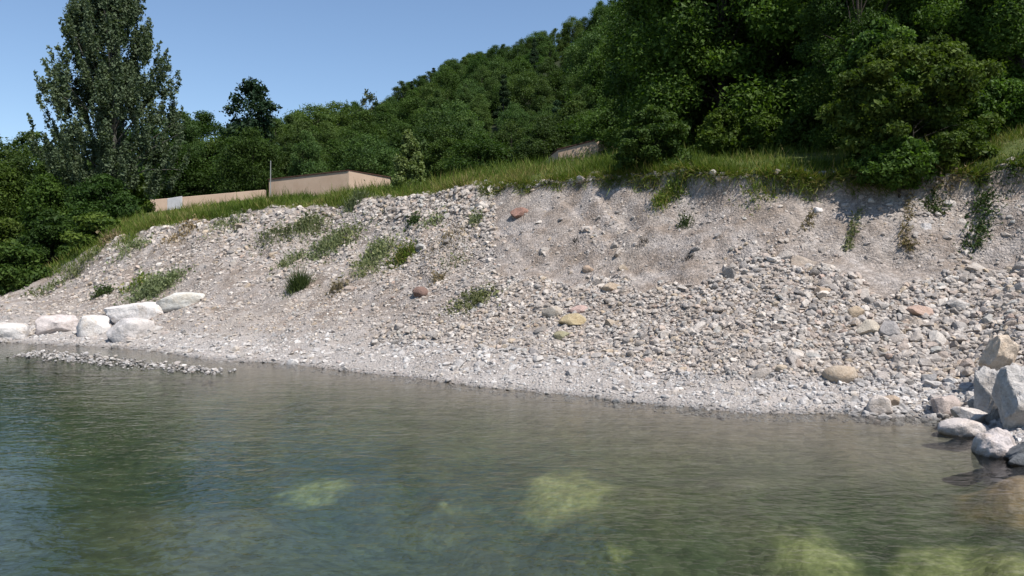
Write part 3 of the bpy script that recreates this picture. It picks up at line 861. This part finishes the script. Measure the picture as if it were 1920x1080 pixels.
LINE = [
 ('c', -120, 262, 60, 'broadleaf tree beyond the left edge of the tree line'),
 ('a', -20, 252, 62, 'leftmost broadleaf tree of the tree line at the left photo edge'),
 ('b', 62, 246, 66, 'rounded green tree in the tree line just left of the poplar'),
 ('e', 130, 262, 58, 'dark tree half hidden behind the left side of the poplar'),
 ('c', 215, 280, 60, 'dark low tree directly behind the poplar trunk'),
 ('a', 300, 222, 72, 'green tree behind the right side of the poplar'),
 ('b', 345, 208, 70, 'broadleaf tree filling the gap right of the poplar'),
 ('e', 385, 210, 78, 'small pale topped tree between the poplar and the dark evergreen'),
 ('c', 330, 268, 67, 'low dark bushy tree in front of the tree line right of the poplar'),
 ('e', 405, 268, 72, 'dark tree behind the low beige wall'),
 ('a', 440, 240, 72, 'green tree at the left foot of the dark evergreen'),
 ('c', 485, 258, 68, 'dark low tree below the dark evergreen, behind the beige building'),
 ('b', 545, 215, 78, 'green tree just right of the dark evergreen'),
 ('a', 590, 196, 92, 'broad tree on the low part of the skyline right of the dark evergreen'),
 ('c', 560, 268, 68, 'dark tree behind the left half of the beige building'),
 ('e', 625, 262, 70, 'dark tree behind the corner of the beige building'),
 ('c', 690, 258, 66, 'dark tree behind the right end of the beige building'),
 ('a', 640, 190, 98, 'rounded tree at the lowest dip of the skyline'),
 ('e', 760, 255, 70, 'dark tree behind the young willow'),
 ('b', 830, 240, 58, 'green tree above the grass right of the young willow'),
 ('c', 900, 248, 52, 'dark tree at the foot of the hill in the middle of the photo'),
 ('a', 960, 225, 54, 'bushy tree at the foot of the hill above the grass strip'),
 ('b', 1020, 215, 50, 'green tree behind the left end of the small beige wall'),
 ('c', 1085, 215, 52, 'dark tree behind the small beige wall'),
 ('e', 1140, 180, 46, 'dark tree at the left edge of the near wood'),
]
for i, (k, u, tp, Y, lab) in enumerate(LINE):
    tree_top(k, u, tp, Y, 'broadleaf_tree', lab, group='trees at the foot of the hill', width=1.0 + 0.25 * (i % 3))

for k, u, tp, Y, lab in (('a', 1122, 48, 112, 'round green tree high on the hillside just left of the near wood'), ('b', 1148, 22, 124, 'oval green tree high on the hillside touching the near wood top'),
                         ('e', 1098, 62, 128, 'dark oval tree high on the hillside, third from the near wood'), ('c', 1135, 85, 98, 'spreading dark tree on the upper hillside below the pale post'),
                         ('a', 1165, 60, 104, 'round green tree on the upper hillside at the near wood edge')):
    tree_top(k, u, tp, Y, 'hill_tree', lab, group='trees of the hillside wood')
# --- sparse tree on the skyline
sp = make_tree(9.0, 5.0, 900, 0.20, M['leaf_poplar'], 131, egg_p, 0.35, 22, 0.17, shell=0.2)
Y = 112; g = ground_at(692, Y)
place('sparse_tree', sp, (g.x, g.y, zz(168, Y) - 9.0), 'thin sparse tree showing sky through it on the skyline dip')

# --- hillside wood
SKY_U = np.array([-300, 0, 250, 420, 500, 560, 640, 720, 760, 840, 900, 1000, 1080, 1140, 1250, 1400])
SKY_P = np.array([255, 252, 235, 228, 220, 207, 192, 188, 152, 112, 96, 66, 32, 2, -50, -110])
hr = np.random.default_rng(5)
NC = 16000
hu = hr.uniform(430, 1330, NC); hw = NB + 7.35 + hr.uniform(0, 1, NC) ** 0.8 * 2.67
RYs, RZs = rows(hu); hk = hw.astype(int); ht = hw - hk; hc = np.arange(NC)
hY = RYs[hk, hc] * (1 - ht) + RYs[hk + 1, hc] * ht
hX = (hu - 960) / F * hY
hZ = land(hX, hY)[0]
kept = []
for i in range(NC):
    X, Y = hX[i], hY[i]
    if Y < 58: continue
    md = 3.0 + Y * 0.016
    if all((X - a_) ** 2 + (Y - b_) ** 2 > md * md for a_, b_, _ in kept):
        kept.append((X, Y, i))
kept = kept[:300]
print('hill trees', len(kept))
H0 = {'a': 9.5, 'b': 10.5, 'c': 8.0, 'd': 12.0, 'e': 9.0}
for X, Y, i in kept:
    k = 'abcde'[hr.choice(5, p=[.32, .24, .18, .08, .18])]
    h = hr.uniform(4.6, 8.0) * (1.15 if k == 'd' else 1.0)
    cap = zz(np.interp(hu[i], SKY_U, SKY_P) + abs(hr.normal(0, 9)) - 4, Y) - hZ[i]
    h = min(h, cap)
    if h < 2.2: continue
    s = h / H0[k]; wd = max(s, 0.52) * hr.uniform(.85, 1.15)
    look = {'a': 'round crowned green tree', 'b': 'oval green tree', 'c': 'low spreading dark tree', 'd': 'dark pointed conifer', 'e': 'dark oval tree'}[k]
    q = hw[i] - NB - 7.3
    where = ('low on the hillside', 'half way up the hillside', 'along the hill skyline')[0 if q < 1.1 else (1 if q < 2.2 else 2)]
    side = 'above the building' if hu[i] < 730 else ('right of the willow' if hu[i] < 1010 else 'beside the near wood')
    place('hill_tree', TR[k], (X, Y, hZ[i] - 0.3), f'{look} {where} {side}', 'tree', sc=(wd, wd * hr.uniform(.9, 1.1), s), group='trees of the hillside wood')

# --- the trees that draw the skyline of the hill
rr_ = np.random.default_rng(15)
for n_, u in enumerate(np.arange(735, 1275, 17)):
    u = u + rr_.normal(0, 4); Y = float(smooth_interp(np.array([u]), RU, RY)[0]) * rr_.uniform(0.955, 0.99)
    g = ground_at(u, Y); k = 'abecbda'[n_ % 7]
    h = zz(np.interp(u, SKY_U, SKY_P) + rr_.normal(0, 5), Y) - g.z
    if h < 2: continue
    s_ = h / H0[k]; wd = min(max(s_, 0.6), 0.95) * rr_.uniform(.85, 1.1)
    look = {'a': 'round green tree', 'b': 'oval green tree', 'c': 'spreading dark tree', 'd': 'dark pointed conifer', 'e': 'dark oval tree'}[k]
    part_ = 'at the low end' if u < 850 else ('in the lower middle' if u < 960 else ('in the upper middle' if u < 1070 else 'near the top edge'))
    place('ridge_tree', TR[k], (g.x, g.y, g.z - 0.3), f'{look} standing on the hill skyline {part_}', 'tree', sc=(wd, wd, s_), group='trees on the hill skyline')

# --- near wood on the right
NW = {
 'p': make_tree(11.0, 6.4, 54000, 0.060, M['leaf_forest'], 151, egg_p, 0.05, 60, 0.16),
 'q': make_tree(12.0, 6.0, 54000, 0.060, M['leaf_deep'], 152, round_p, 0.05, 60, 0.16),
 'r': make_tree(10.0, 6.8, 54000, 0.062, M['leaf_forest'], 153, dome_p, 0.04, 60, 0.16),
 's': make_tree(13.0, 5.6, 54000, 0.060, M['leaf_deep'], 154, egg_p, 0.10, 60, 0.15),
}
NEAR = [
 ('q', 1610, 17.8, 0.44, 'small dark tree touching the left back of the overhanging bush'),
 ('p', 1800, 17.5, 0.52, 'small green tree joining the overhanging bush to the wood on its right'),
 ('q', 1905, 16.8, 0.55, 'small dark layered tree on the grass slope at the right edge'),
 ('p', 1265, 25.5, 0.72, 'green tree at the left front corner of the near wood behind the brink bush'),
 ('r', 1350, 23.5, 0.85, 'bushy dark green tree in the wood front row right of the brink bush'),
 ('q', 1445, 24.0, 0.95, 'deep green tree in the middle of the near wood front row'),
 ('p', 1540, 22.5, 1.0, 'green tree in the near wood left of the overhanging bush'),
 ('s', 1235, 31.0, 0.80, 'dark tree in the second row of the near wood above the brink bush'),
 ('q', 1330, 31.0, 1.0, 'tall dark tree in the second row of the near wood reaching the photo top'),
 ('s', 1430, 31.0, 1.05, 'tall slim dark tree in the second row of the near wood at mid width'),
 ('p', 1520, 31.0, 1.15, 'tall green tree in the second row of the near wood'),
 ('r', 1620, 24.5, 1.12, 'broad lighter tree behind the overhanging bush, left side'),
 ('p', 1720, 23.0, 1.10, 'lighter green tree directly behind the overhanging bush'),
 ('q', 1630, 32.0, 1.2, 'tall dark tree deep in the wood behind the overhanging bush'),
 ('s', 1790, 26.0, 1.1, 'tall dark tree behind the right side of the overhanging bush'),
 ('q', 1860, 21.0, 0.95, 'dark layered tree near the right edge of the wood'),
 ('r', 1945, 19.5, 1.0, 'dark tree cut by the right photo edge'),
 ('p', 2060, 20.0, 1.0, 'green tree just outside the right photo edge'),
 ('q', 1920, 28.0, 1.15, 'tall tree at the back of the wood near the right edge'),
 ('s', 1222, 37.0, 0.74, 'slim tree where the near wood meets the hillside'),
 ('r', 1300, 40.0, 1.15, 'broad tree at the back of the near wood reaching the top'),
 ('p', 1420, 40.0, 1.3, 'large tree at the back of the near wood at mid width'),
 ('q', 1560, 40.0, 1.35, 'large dark tree at the very back of the near wood'),
 ('r', 1720, 38.0, 1.4, 'large broad tree at the very back behind the overhanging bush'),
]
for k, u, Y, s, lab in NEAR:
    g = ground_at(u, Y)
    place('wood_tree', NW[k], (g.x, g.y, g.z - 0.2), lab, 'tree', sc=(s * 1.05, s * 1.05, s), group='trees of the near wood')

# --- shrubs
def shrub(label, x0, y0, x1, y1, n, leaf, mat, seed, Y=None, npuff=24, puff=0.24, prof=dome_p, depth=0.9, up=0.5, name='shrub', aspect=0.6, group=None):
    cx = (x0 + x1) / 2
    if Y is None: Y = hit(cx, y1).y
    wm = (x1 - x0) / F * Y; hm = (y1 - y0) / F * Y
    me = make_tree(1.0, 1.0, n, leaf / wm, mat, seed, prof, 0.02, npuff, puff, 1.0, up=up, aspect=aspect, trunk_r=0.016, trunk_f=0.34)
    # the meshes are unit size: bake the real size so that leaves keep their own proportions
    for m_ in me:
        co = np.empty(len(m_.vertices) * 3, np.float32); m_.vertices.foreach_get('co', co); co = co.reshape(-1, 3)
        if m_ is me[1]:
            q = co.reshape(-1, 4, 3); c_ = q.mean(1, keepdims=True)
            q = (q - c_) * wm + c_ * np.array([wm, wm * depth, hm]); co = q.reshape(-1, 3)
        else:
            co = co * np.array([wm, wm * depth, hm])
        m_.vertices.foreach_set('co', co.astype(np.float32).ravel()); m_.update()
    return place(name, me, ((cx - 960) / F * Y, Y, zz(y1, Y)), label, 'shrub', rz=0.0, group=group)

shrub('round leafy bush on the brink casting a shadow down the bank', 1146, 202, 1304, 322, 22000, 0.030, M['leaf_shrub'], 201, Y=16.9, npuff=60, puff=0.15)
shrub('large sunlit bush overhanging the steep bank on the right', 1545, 78, 1872, 318, 52000, 0.034, M['leaf_shrub'], 202, Y=14.3, npuff=110, puff=0.10, prof=lambda t: 0.8 + 0.2 * math.sin(t * 3.1) - 0.45 * max(t - 0.7, 0) / 0.3)
shrub('dark trailing growth hanging under the large overhanging bush', 1600, 255, 1770, 352, 12000, 0.034, M['leaf_forest'], 203, Y=13.6, npuff=22, prof=egg_p)
shrub('dark bush at the right edge behind the grass slope', 1840, 130, 1990, 262, 14000, 0.042, M['leaf_forest'], 204, Y=16.5)
shrub('loose green growth filling the gap right of the large overhanging bush', 1770, 130, 1935, 305, 22000, 0.036, M['leaf_forest'], 206, Y=15.2, npuff=50, puff=0.15, prof=egg_p)
shrub('leafy growth rising behind the left top of the large overhanging bush', 1565, 40, 1745, 240, 22000, 0.038, M['leaf_shrub'], 207, Y=16.0, npuff=50, puff=0.15, prof=egg_p)
shrub('young willow shrub right of the beige building', 724, 248, 808, 368, 16000, 0.045, M['leaf_willow'], 205, Y=25.0, prof=lambda t: 0.9 - 0.75 * t * t, npuff=30, puff=0.2, name='willow')
for i, (x0, y0, x1, y1, Y, lab) in enumerate([
    (1300, 205, 1400, 290, 21.0, 'low green shrub under the wood right of the brink bush'),
    (1380, 215, 1475, 287, 20.5, 'low dark shrub at the foot of the near wood, centre'),
    (1455, 200, 1570, 290, 19.5, 'low green shrub at the foot of the wood left of the overhanging bush'),
    (1840, 215, 1960, 265, 17.5, 'low shrub on the grass slope at the right edge')]):
    shrub(lab, x0, y0, x1, y1, 12000, 0.042, M['leaf_forest'], 220 + i, Y=Y, group='low shrubs along the wood')
for i, (x0, y0, x1, y1, Y, mt, lab) in enumerate([
    (-70, 300, 70, 470, 40, 'leaf_forest', 'tall green bush at the left edge below the tree line'),
    (30, 330, 150, 455, 38, 'leaf_forest', 'green bush left of the poplar foot'),
    (-60, 400, 60, 520, 34, 'leaf_shrub', 'bright green bush on the left edge above the shore'),
    (40, 395, 150, 490, 33, 'leaf_deep', 'dark bush below the poplar, second from the left edge'),
    (120, 330, 270, 442, 37, 'leaf_deep', 'dark bush around the poplar foot'),
    (130, 400, 235, 462, 30.5, 'leaf_shrub', 'low olive bush where the gravel begins under the poplar'),
    (-60, 455, 95, 550, 29.5, 'leaf_shrub', 'low soft green bush beside the gravel at the left edge'),
    (215, 330, 300, 415, 42, 'leaf_forest', 'green bush between the poplar and the low beige wall')]):
    shrub(lab, x0, y0, x1, y1, 15000, 0.065, M[mt], 240 + i, Y=Y, group='bushes around the poplar')

# ------------------------------------------------------------------ grass and weeds
def blades(C, L, wd, r, lean=0.5, droop=0.0):
    """grass blades: one bent quad each (base pair, tip pair)"""
    n = len(C)
    a_ = r.uniform(0, 2 * np.pi, n)
    side = np.stack([np.cos(a_), np.sin(a_), np.zeros(n)], 1)
    d = unit(np.stack([r.normal(0, lean, n), r.normal(0, lean, n), np.ones(n)], 1))
    T = d * (L * 0.5)[:, None]
    return C + T, T, side * (wd * 0.5)[:, None]

def grass():
    r = np.random.default_rng(9)
    N = 220000
    u = r.uniform(150, 2150, N); w = NB + 5.02 + r.uniform(0, 1, N) ** 1.6 * 1.75
    nl_ = 30000; u[-nl_:] = r.uniform(-350, 260, nl_); w[-nl_:] = NB + 4.1 + r.uniform(0, 1, nl_) * 2.7
    nr_ = 55000; u[:nr_] = r.uniform(1600, 2550, nr_); w[:nr_] = NB + 5.1 + r.uniform(0, 1, nr_) * 1.85
    RYs, RZs = rows(u); k = w.astype(int); t = w - k; c = np.arange(N)
    Y = RYs[k, c] * (1 - t) + RYs[k + 1, c] * t; X = (u - 960) / F * Y
    Z, _ = land(X, Y)
    cl = fbm(X * 1.3, Y * 1.3, 91, 4) * 1.25; cl2 = fbm(X * 0.35, Y * 0.35, 92, 2)
    edge = np.clip((w - NB - 5.0) / 0.25, 0, 1)
    keep = (r.uniform(0, 1, N) < np.clip(0.6 + 1.2 * cl, 0.3, 1)) & (r.uniform(0, 1, N) < np.where(u < 260, 0.6, 0.25 + 0.75 * edge))
    X, Y, Z, cl, cl2 = X[keep], Y[keep], Z[keep], cl[keep], cl2[keep]
    n = len(X)
    L = (0.07 + 0.20 * np.clip(0.5 + cl * 1.3, 0, 1)) * np.exp(r.normal(0, .3, n)) * np.clip(Y / 20, .7, 1.25)
    C, T, B = blades(np.stack([X, Y, Z - 0.02], 1), L, 0.011 * Y / 16 * np.exp(r.normal(0, .2, n)), r, 0.55)
    tint = np.clip(0.45 + 0.9 * cl2 + 0.25 * r.normal(size=n), 0, 1)
    # turf and dry growth hanging over the eroded lip
    N2 = 42000
    u = r.uniform(900, 2150, N2); w = NB + 4.72 + 0.4 * r.uniform(0, 1, N2) ** 0.6
    RYs, RZs = rows(u); k = w.astype(int); t = w - k; c = np.arange(N2)
    Y = RYs[k, c] * (1 - t) + RYs[k + 1, c] * t; X = (u - 960) / F * Y
    kp = r.uniform(0, 1, N2) < np.clip((fbm(X * 1.4, Y * .3, 95, 4) + (w - NB - 4.95) * 2.2) * 2.5 + 0.25, 0, 1)
    X, Y = X[kp], Y[kp]; Z = land(X, Y)[0]; n2 = len(X)
    d = unit(np.stack([r.normal(0, .4, n2), -0.55 + r.normal(0, .35, n2), -0.1 + r.normal(0, .6, n2)], 1))
    T2 = d * (0.09 * np.exp(r.normal(0, .4, n2)))[:, None]; B2 = unit(np.cross(d, r.normal(size=(n2, 3)))) * 0.006
    C = np.concatenate([C, np.stack([X, Y, Z], 1) + T2]); T = np.concatenate([T, T2]); B = np.concatenate([B, B2])
    tint = np.concatenate([tint, np.clip(0.6 + 0.3 * r.normal(size=n2), 0, 1)])
    o = link('terrace_grass', leaf_mesh('terrace_grass', C, T, B, tint, M['grass']))
    tag(o, 'sunlit yellowish green grass along the top of the bank', 'grass', kind='stuff')
grass()

def weed(label, cx, cy, wpx, hpx, n, L, mat, seed, lean=0.45, name='weed', width=0.012, spread='land', leafy=0.0, cat='plant'):
    """a tuft whose stems stand on the land within a photo-sized patch around (cx, cy); parts: stems, leaves"""
    r = np.random.default_rng(seed)
    b = hit(cx, cy)
    Rx = wpx / 2 / F * b.y
    q = r.normal(0, 0.5, (n, 2)) * Rx
    q[:, 1] *= 0.8
    X = b.x + q[:, 0]; Y = b.y + q[:, 1]
    Z, _ = land(X, Y)
    LL = L * np.exp(r.normal(0, 0.3, n)) * np.clip(1.15 - np.linalg.norm(q, axis=1) / Rx * 0.6, 0.3, 1.2)
    root = empty(name, b); tag(root, label, cat)
    C, T, B = blades(np.stack([X - b.x, Y - b.y, Z - b.z - 0.02], 1), LL, width * b.y / 16 * np.ones(n), r, lean)
    tag(link('stems', leaf_mesh('stems', C, T, B, r.uniform(0, 1, n), M[mat]), None, root), kind='stuff')
    if leafy:
        m = int(n * leafy)
        i = r.integers(0, n, m)
        c2 = np.stack([X - b.x, Y - b.y, Z - b.z], 1)[i] + (T[i] * 2) * r.uniform(.2, 1.05, m)[:, None] + r.normal(0, .02, (m, 3))
        nr = unit(r.normal(size=(m, 3)) + np.array([0, 0, .6])); t_ = unit(np.cross(nr, r.normal(size=(m, 3))))
        s = 0.022 * b.y / 14 * np.exp(r.normal(0, .3, m))[:, None]
        tag(link('leaves', leaf_mesh('leaves', c2, t_ * s, np.cross(nr, t_) * s * .6, r.uniform(0, 1, m), M[mat]), None, root), kind='stuff')
    return root

WEEDS = [
 ('loose green weeds along the upper left bank left of the weed patches', 520, 445, 90, 40, 300, .26, 'weed', 1.2),
 ('scattered green weeds between the two grey green patches', 650, 445, 90, 40, 320, .26, 'weed', 1.4),
 ('thin weeds below the green leafy weeds', 690, 510, 90, 30, 220, .20, 'weed', 1.2),
 ('thin green weeds above the dense dark tuft', 545, 495, 60, 40, 200, .22, 'weed', 1.2),
 ('sparse weeds right of the small green tuft', 815, 420, 60, 26, 150, .18, 'weed', 1.2),
 ('low weeds at the foot of the left slope above the boulders', 95, 545, 90, 20, 220, .22, 'weed', 1.0),
 ('grey green weeds high on the bank below the beige building', 580, 432, 80, 45, 400, .34, 'weed', 1.5),
 ('loose grey green weed patch in the middle of the upper left bank', 612, 470, 75, 50, 360, .32, 'weed', 1.5),
 ('dense dark round grass tuft on the left part of the bank', 560, 543, 40, 55, 700, .42, 'weed_dark', 0),
 ('green leafy weeds right of the grey green weed patch', 708, 480, 80, 55, 430, .32, 'weed', 1.8),
 ('yellowish green weeds at the right end of the weed patches', 757, 487, 55, 35, 420, .26, 'grass', 1.0),
 ('small green tuft alone on the upper middle bank', 776, 420, 26, 26, 160, .22, 'weed_dark', 1.0),
 ('small greyish tuft left of the red stone', 891, 420, 24, 34, 140, .26, 'weed', 1.0),
 ('small dark green tuft above the long white slab', 192, 552, 38, 28, 220, .26, 'weed_dark', 1.0),
 ('pale yellowish green weeds behind the white slab', 292, 548, 95, 48, 900, .36, 'weed', 1.6),
 ('yellow green weed patch left of the flat whitish boulder', 258, 540, 60, 40, 220, .28, 'grass', 1.2),
 ('low grey green creeping weed in the middle of the gravel', 888, 568, 95, 32, 320, .14, 'weed', 3.0),
 ('dry olive tuft left of the creeping weed', 820, 528, 30, 24, 110, .17, 'dry', 0.6),
 ('brownish dry tuft right of the dense dark tuft', 632, 545, 40, 34, 160, .20, 'dry', 0.6),
 ('bright grass tuft on the bank below the brink bush', 1268, 358, 62, 50, 620, .24, 'grass', 0.5),
 ('lower end of the grass strip below the brink bush', 1240, 385, 45, 36, 320, .20, 'grass', 0.5),
 ('dark twiggy tuft under the bright grass tuft', 1285, 425, 26, 40, 90, .26, 'weed_dark', 0.8),
 ('bluish grass clump at the edge of the grass below the beige building', 668, 384, 52, 34, 420, .34, 'weed', 0.4),
 ('brown green tufts hanging over the brink between both bushes', 1432, 346, 85, 40, 620, .20, 'grass', 0.8),
 ('pale weeds at the top left of the gravel bank', 430, 425, 90, 30, 240, .24, 'weed', 1.0),
 ('dry weeds under the left end of the grass', 345, 440, 90, 30, 240, .24, 'dry', 0.6),
 ('thin weeds at the left shoulder of the bank', 250, 468, 70, 36, 220, .28, 'weed', 1.2),
 ('thin pale weeds on the left slope above the shore', 150, 510, 80, 40, 240, .30, 'weed', 1.0),
 ('dry grass tuft on the slope under the poplar', 205, 455, 50, 34, 240, .30, 'dry', 0.4),
 ('sparse dry stems in the middle of the upper bank', 840, 455, 110, 50, 150, .20, 'dry', 0.6),
 ('sparse green stems right of the yellowish weeds', 850, 500, 80, 40, 90, .18, 'weed', 0.6),
 ('dark dead twigs on the smooth grey face', 1082, 455, 30, 14, 50, .12, 'bark', 0.0),
 ('small dark root tuft in the brown part of the face', 1205, 460, 24, 24, 60, .14, 'bark', 0.0),
 ('dark root hanging at the foot of the brown face', 1292, 484, 34, 14, 60, .12, 'bark', 0.0),
]
for i, (lab, cx, cy, wp, hp, n, L, mt, lf) in enumerate(WEEDS):
    weed(lab, cx, cy, wp, hp, n, L, mt, 400 + i, leafy=lf, name='grass_tuft' if lf < 0.6 and mt != 'bark' else ('weed_plant' if mt != 'bark' else 'root_tuft'))

def strip(label, path, wpx, n, L, mat, seed, leafy=1.5):
    """growth running down the face along a photo path"""
    r = np.random.default_rng(seed)
    pts = [hit(*p) for p in path]
    t = r.uniform(0, len(pts) - 1.001, n); k = t.astype(int); f = (t - k)[:, None]
    A = np.array([p[:] for p in pts])
    Q = A[k] * (1 - f) + A[k + 1] * f
    Q[:, 0] += r.normal(0, wpx / 2.5 / F * pts[0].y, n)
    Q[:, 2] = land(Q[:, 0], Q[:, 1])[0]
    root = empty('hanging_plant', pts[0]); tag(root, label, 'plant', 'growth hanging down the steep face')
    Q -= np.array(pts[0][:])
    d = unit(np.stack([r.normal(0, .35, n), -0.7 + r.normal(0, .2, n), -0.25 + r.normal(0, .5, n)], 1))
    T = d * (L * .5 * np.exp(r.normal(0, .3, n)))[:, None]
    B = unit(np.cross(d, r.normal(size=(n, 3)))) * 0.006
    tag(link('stems', leaf_mesh('stems', Q + T, T, B, r.uniform(0, 1, n), M[mat]), None, root), kind='stuff')
    m = int(n * leafy); i = r.integers(0, n, m)
    c2 = Q[i] + T[i] * 2 * r.uniform(.2, 1.1, m)[:, None]
    nr = unit(r.normal(size=(m, 3)) + np.array([0, -.5, .5])); t_ = unit(np.cross(nr, r.normal(size=(m, 3))))
    s = 0.022 * np.exp(r.normal(0, .3, m))[:, None]
    tag(link('leaves', leaf_mesh('leaves', c2, t_ * s, np.cross(nr, t_) * s * .6, r.uniform(0, 1, m), M[mat]), None, root), kind='stuff')
strip('broad green strip of growth hanging down the steep face near the right edge', [(1842, 310), (1838, 370), (1836, 420), (1815, 465)], 30, 900, .16, 'weed_dark', 501)
strip('narrow dry strip of growth down the face under the overhanging bush', [(1702, 340), (1698, 400), (1692, 445), (1705, 475)], 12, 260, .12, 'dry', 502)
strip('thin green strip of growth down the face left of the white stone', [(1610, 390), (1596, 430), (1585, 470)], 12, 200, .12, 'weed', 503)
strip('short growth hanging down the face at the edge of the bush shadow', [(1520, 400), (1508, 430)], 10, 80, .12, 'dry', 504)
strip('green creeper hanging over the lip left of the broad green strip', [(1745, 322), (1742, 365), (1748, 400)], 26, 420, .14, 'weed_dark', 506)
strip('green creeper hanging over the lip left of the bush shadow', [(1478, 318), (1474, 350)], 40, 380, .14, 'weed', 507)
strip('creeper trailing from the lip at the right photo edge', [(1895, 300), (1900, 345)], 36, 420, .15, 'weed_dark', 508)
strip('brown dead growth hanging from the brink right of the overhanging bush', [(1775, 310), (1785, 350)], 50, 420, .20, 'dry', 505)

# ------------------------------------------------------------------ buildings, walls, posts beyond the grass
def prism(name, poly, z0, z1, mat, parent=None, ztops=None):
    bm = bmesh.new()
    lo = [bm.verts.new((x, y, z0)) for x, y in poly]
    hi_ = [bm.verts.new((x, y, (ztops[i] if ztops else z1))) for i, (x, y) in enumerate(poly)]
    n = len(poly)
    bm.faces.new(lo[::-1]); bm.faces.new(hi_)
    for i in range(n): bm.faces.new((lo[i], lo[(i + 1) % n], hi_[(i + 1) % n], hi_[i]))
    bmesh.ops.recalc_face_normals(bm, faces=bm.faces)
    bmesh.ops.bevel(bm, geom=bm.edges[:], offset=0.015, segments=1, affect='EDGES')
    me = bpy.data.meshes.new(name); bm.to_mesh(me); bm.free()
    return link(name, me, M[mat], parent)

def box_building(label, left, corner, right, depth, base_py, cat='building', name='beige_building', thick=0.05):
    """left / corner / right: (px, py of the wall top, Y) of the three visible corners"""
    P3 = [at(*q) for q in (left, corner, right)]
    c = P3[1]; base_z = zz(base_py, corner[2]) - 1.5
    root = empty(name, (c.x, c.y, base_z)); tag(root, label, cat)
    pl = [(p.x - c.x, p.y - c.y) for p in P3] + [(P3[2].x - c.x - 0.6, P3[2].y - c.y + depth), (P3[0].x - c.x - 0.6, P3[0].y - c.y + depth)]
    zt = [p.z - base_z for p in P3]; zt += [zt[2] - 0.15, zt[0] - 0.15]
    prism('wall', pl, 0, 0, 'render_wall', root, [q - thick for q in zt])
    big_ = [(x + (0.05 if x > 0 else -0.05), y - 0.05 if y < depth * .5 else y + .05) for x, y in pl]
    bm = bmesh.new()
    lo = [bm.verts.new((x, y, q - thick + 0.003)) for (x, y), q in zip(big_, zt)]; up_ = [bm.verts.new((x, y, q)) for (x, y), q in zip(big_, zt)]
    bm.faces.new(lo[::-1]); bm.faces.new(up_)
    for i in range(5): bm.faces.new((lo[i], lo[(i + 1) % 5], up_[(i + 1) % 5], up_[i]))
    me = bpy.data.meshes.new('roof'); bm.to_mesh(me); bm.free()
    link('roof', me, M['coping'], root)
    return root
box_building('low flat roofed beige building with one corner towards us above the grass', (505, 336, 51), (655, 319, 50), (732, 332, 51.4), 6.0, 380)
box_building('small beige wall block showing between the grass and the brink bush', (1046, 280, 45.6), (1120, 262, 45), (1162, 270, 45.8), 3.0, 300, 'wall', 'beige_wall_block', 0.04)
p0, p1 = at(500, 356, 53), at(282, 375, 51)
root = empty('beige_wall', (p1.x, p1.y, 3.0)); tag(root, 'long low beige wall left of the beige building', 'wall')
L = [(0, 0), (p0.x - p1.x - 0.12, p0.y - p1.y), (p0.x - p1.x - 0.12, p0.y - p1.y + .4), (0, .4)]
prism('wall', L, 0, 0, 'render_wall', root, [p1.z - 3, p0.z - 3, p0.z - 3, p1.z - 3])
p2 = at(327, 369, 50.5)
o = prism('white_board', [(-.42, 0), (.5, 0.04), (.5, .10), (-.42, .06)], -1.3, 0.0, 'white_board', None, [-.12, 0.04, 0.04, -.12]); o.location = (p2.x, p2.y, p2.z)
tag(o, 'white board leaning against the left end of the low beige wall', 'board')

def post(label, px, y0, y1, Y, r0, mat='post', name='post'):
    b, t = at(px, y1, Y), at(px, y0, Y)
    z0 = min(b.z, gz(b.x, b.y)) - 0.3
    bm = bmesh.new(); tube(bm, [(0, 0, 0), (0, 0, (t.z - z0) * .5), (0.02, 0, t.z - z0)], [r0, r0, r0 * .9], 8)
    me = bpy.data.meshes.new(name); bm.to_mesh(me); bm.free()
    o = link(name, me, M[mat]); o.location = (b.x, b.y, z0)
    return tag(o, label, 'post')
post('thin grey post at the left corner of the beige building', 508, 302, 360, 49, 0.03)
post('thin pale post among the trees high on the hillside', 1184, 36, 60, 80, 0.07, 'white_board')
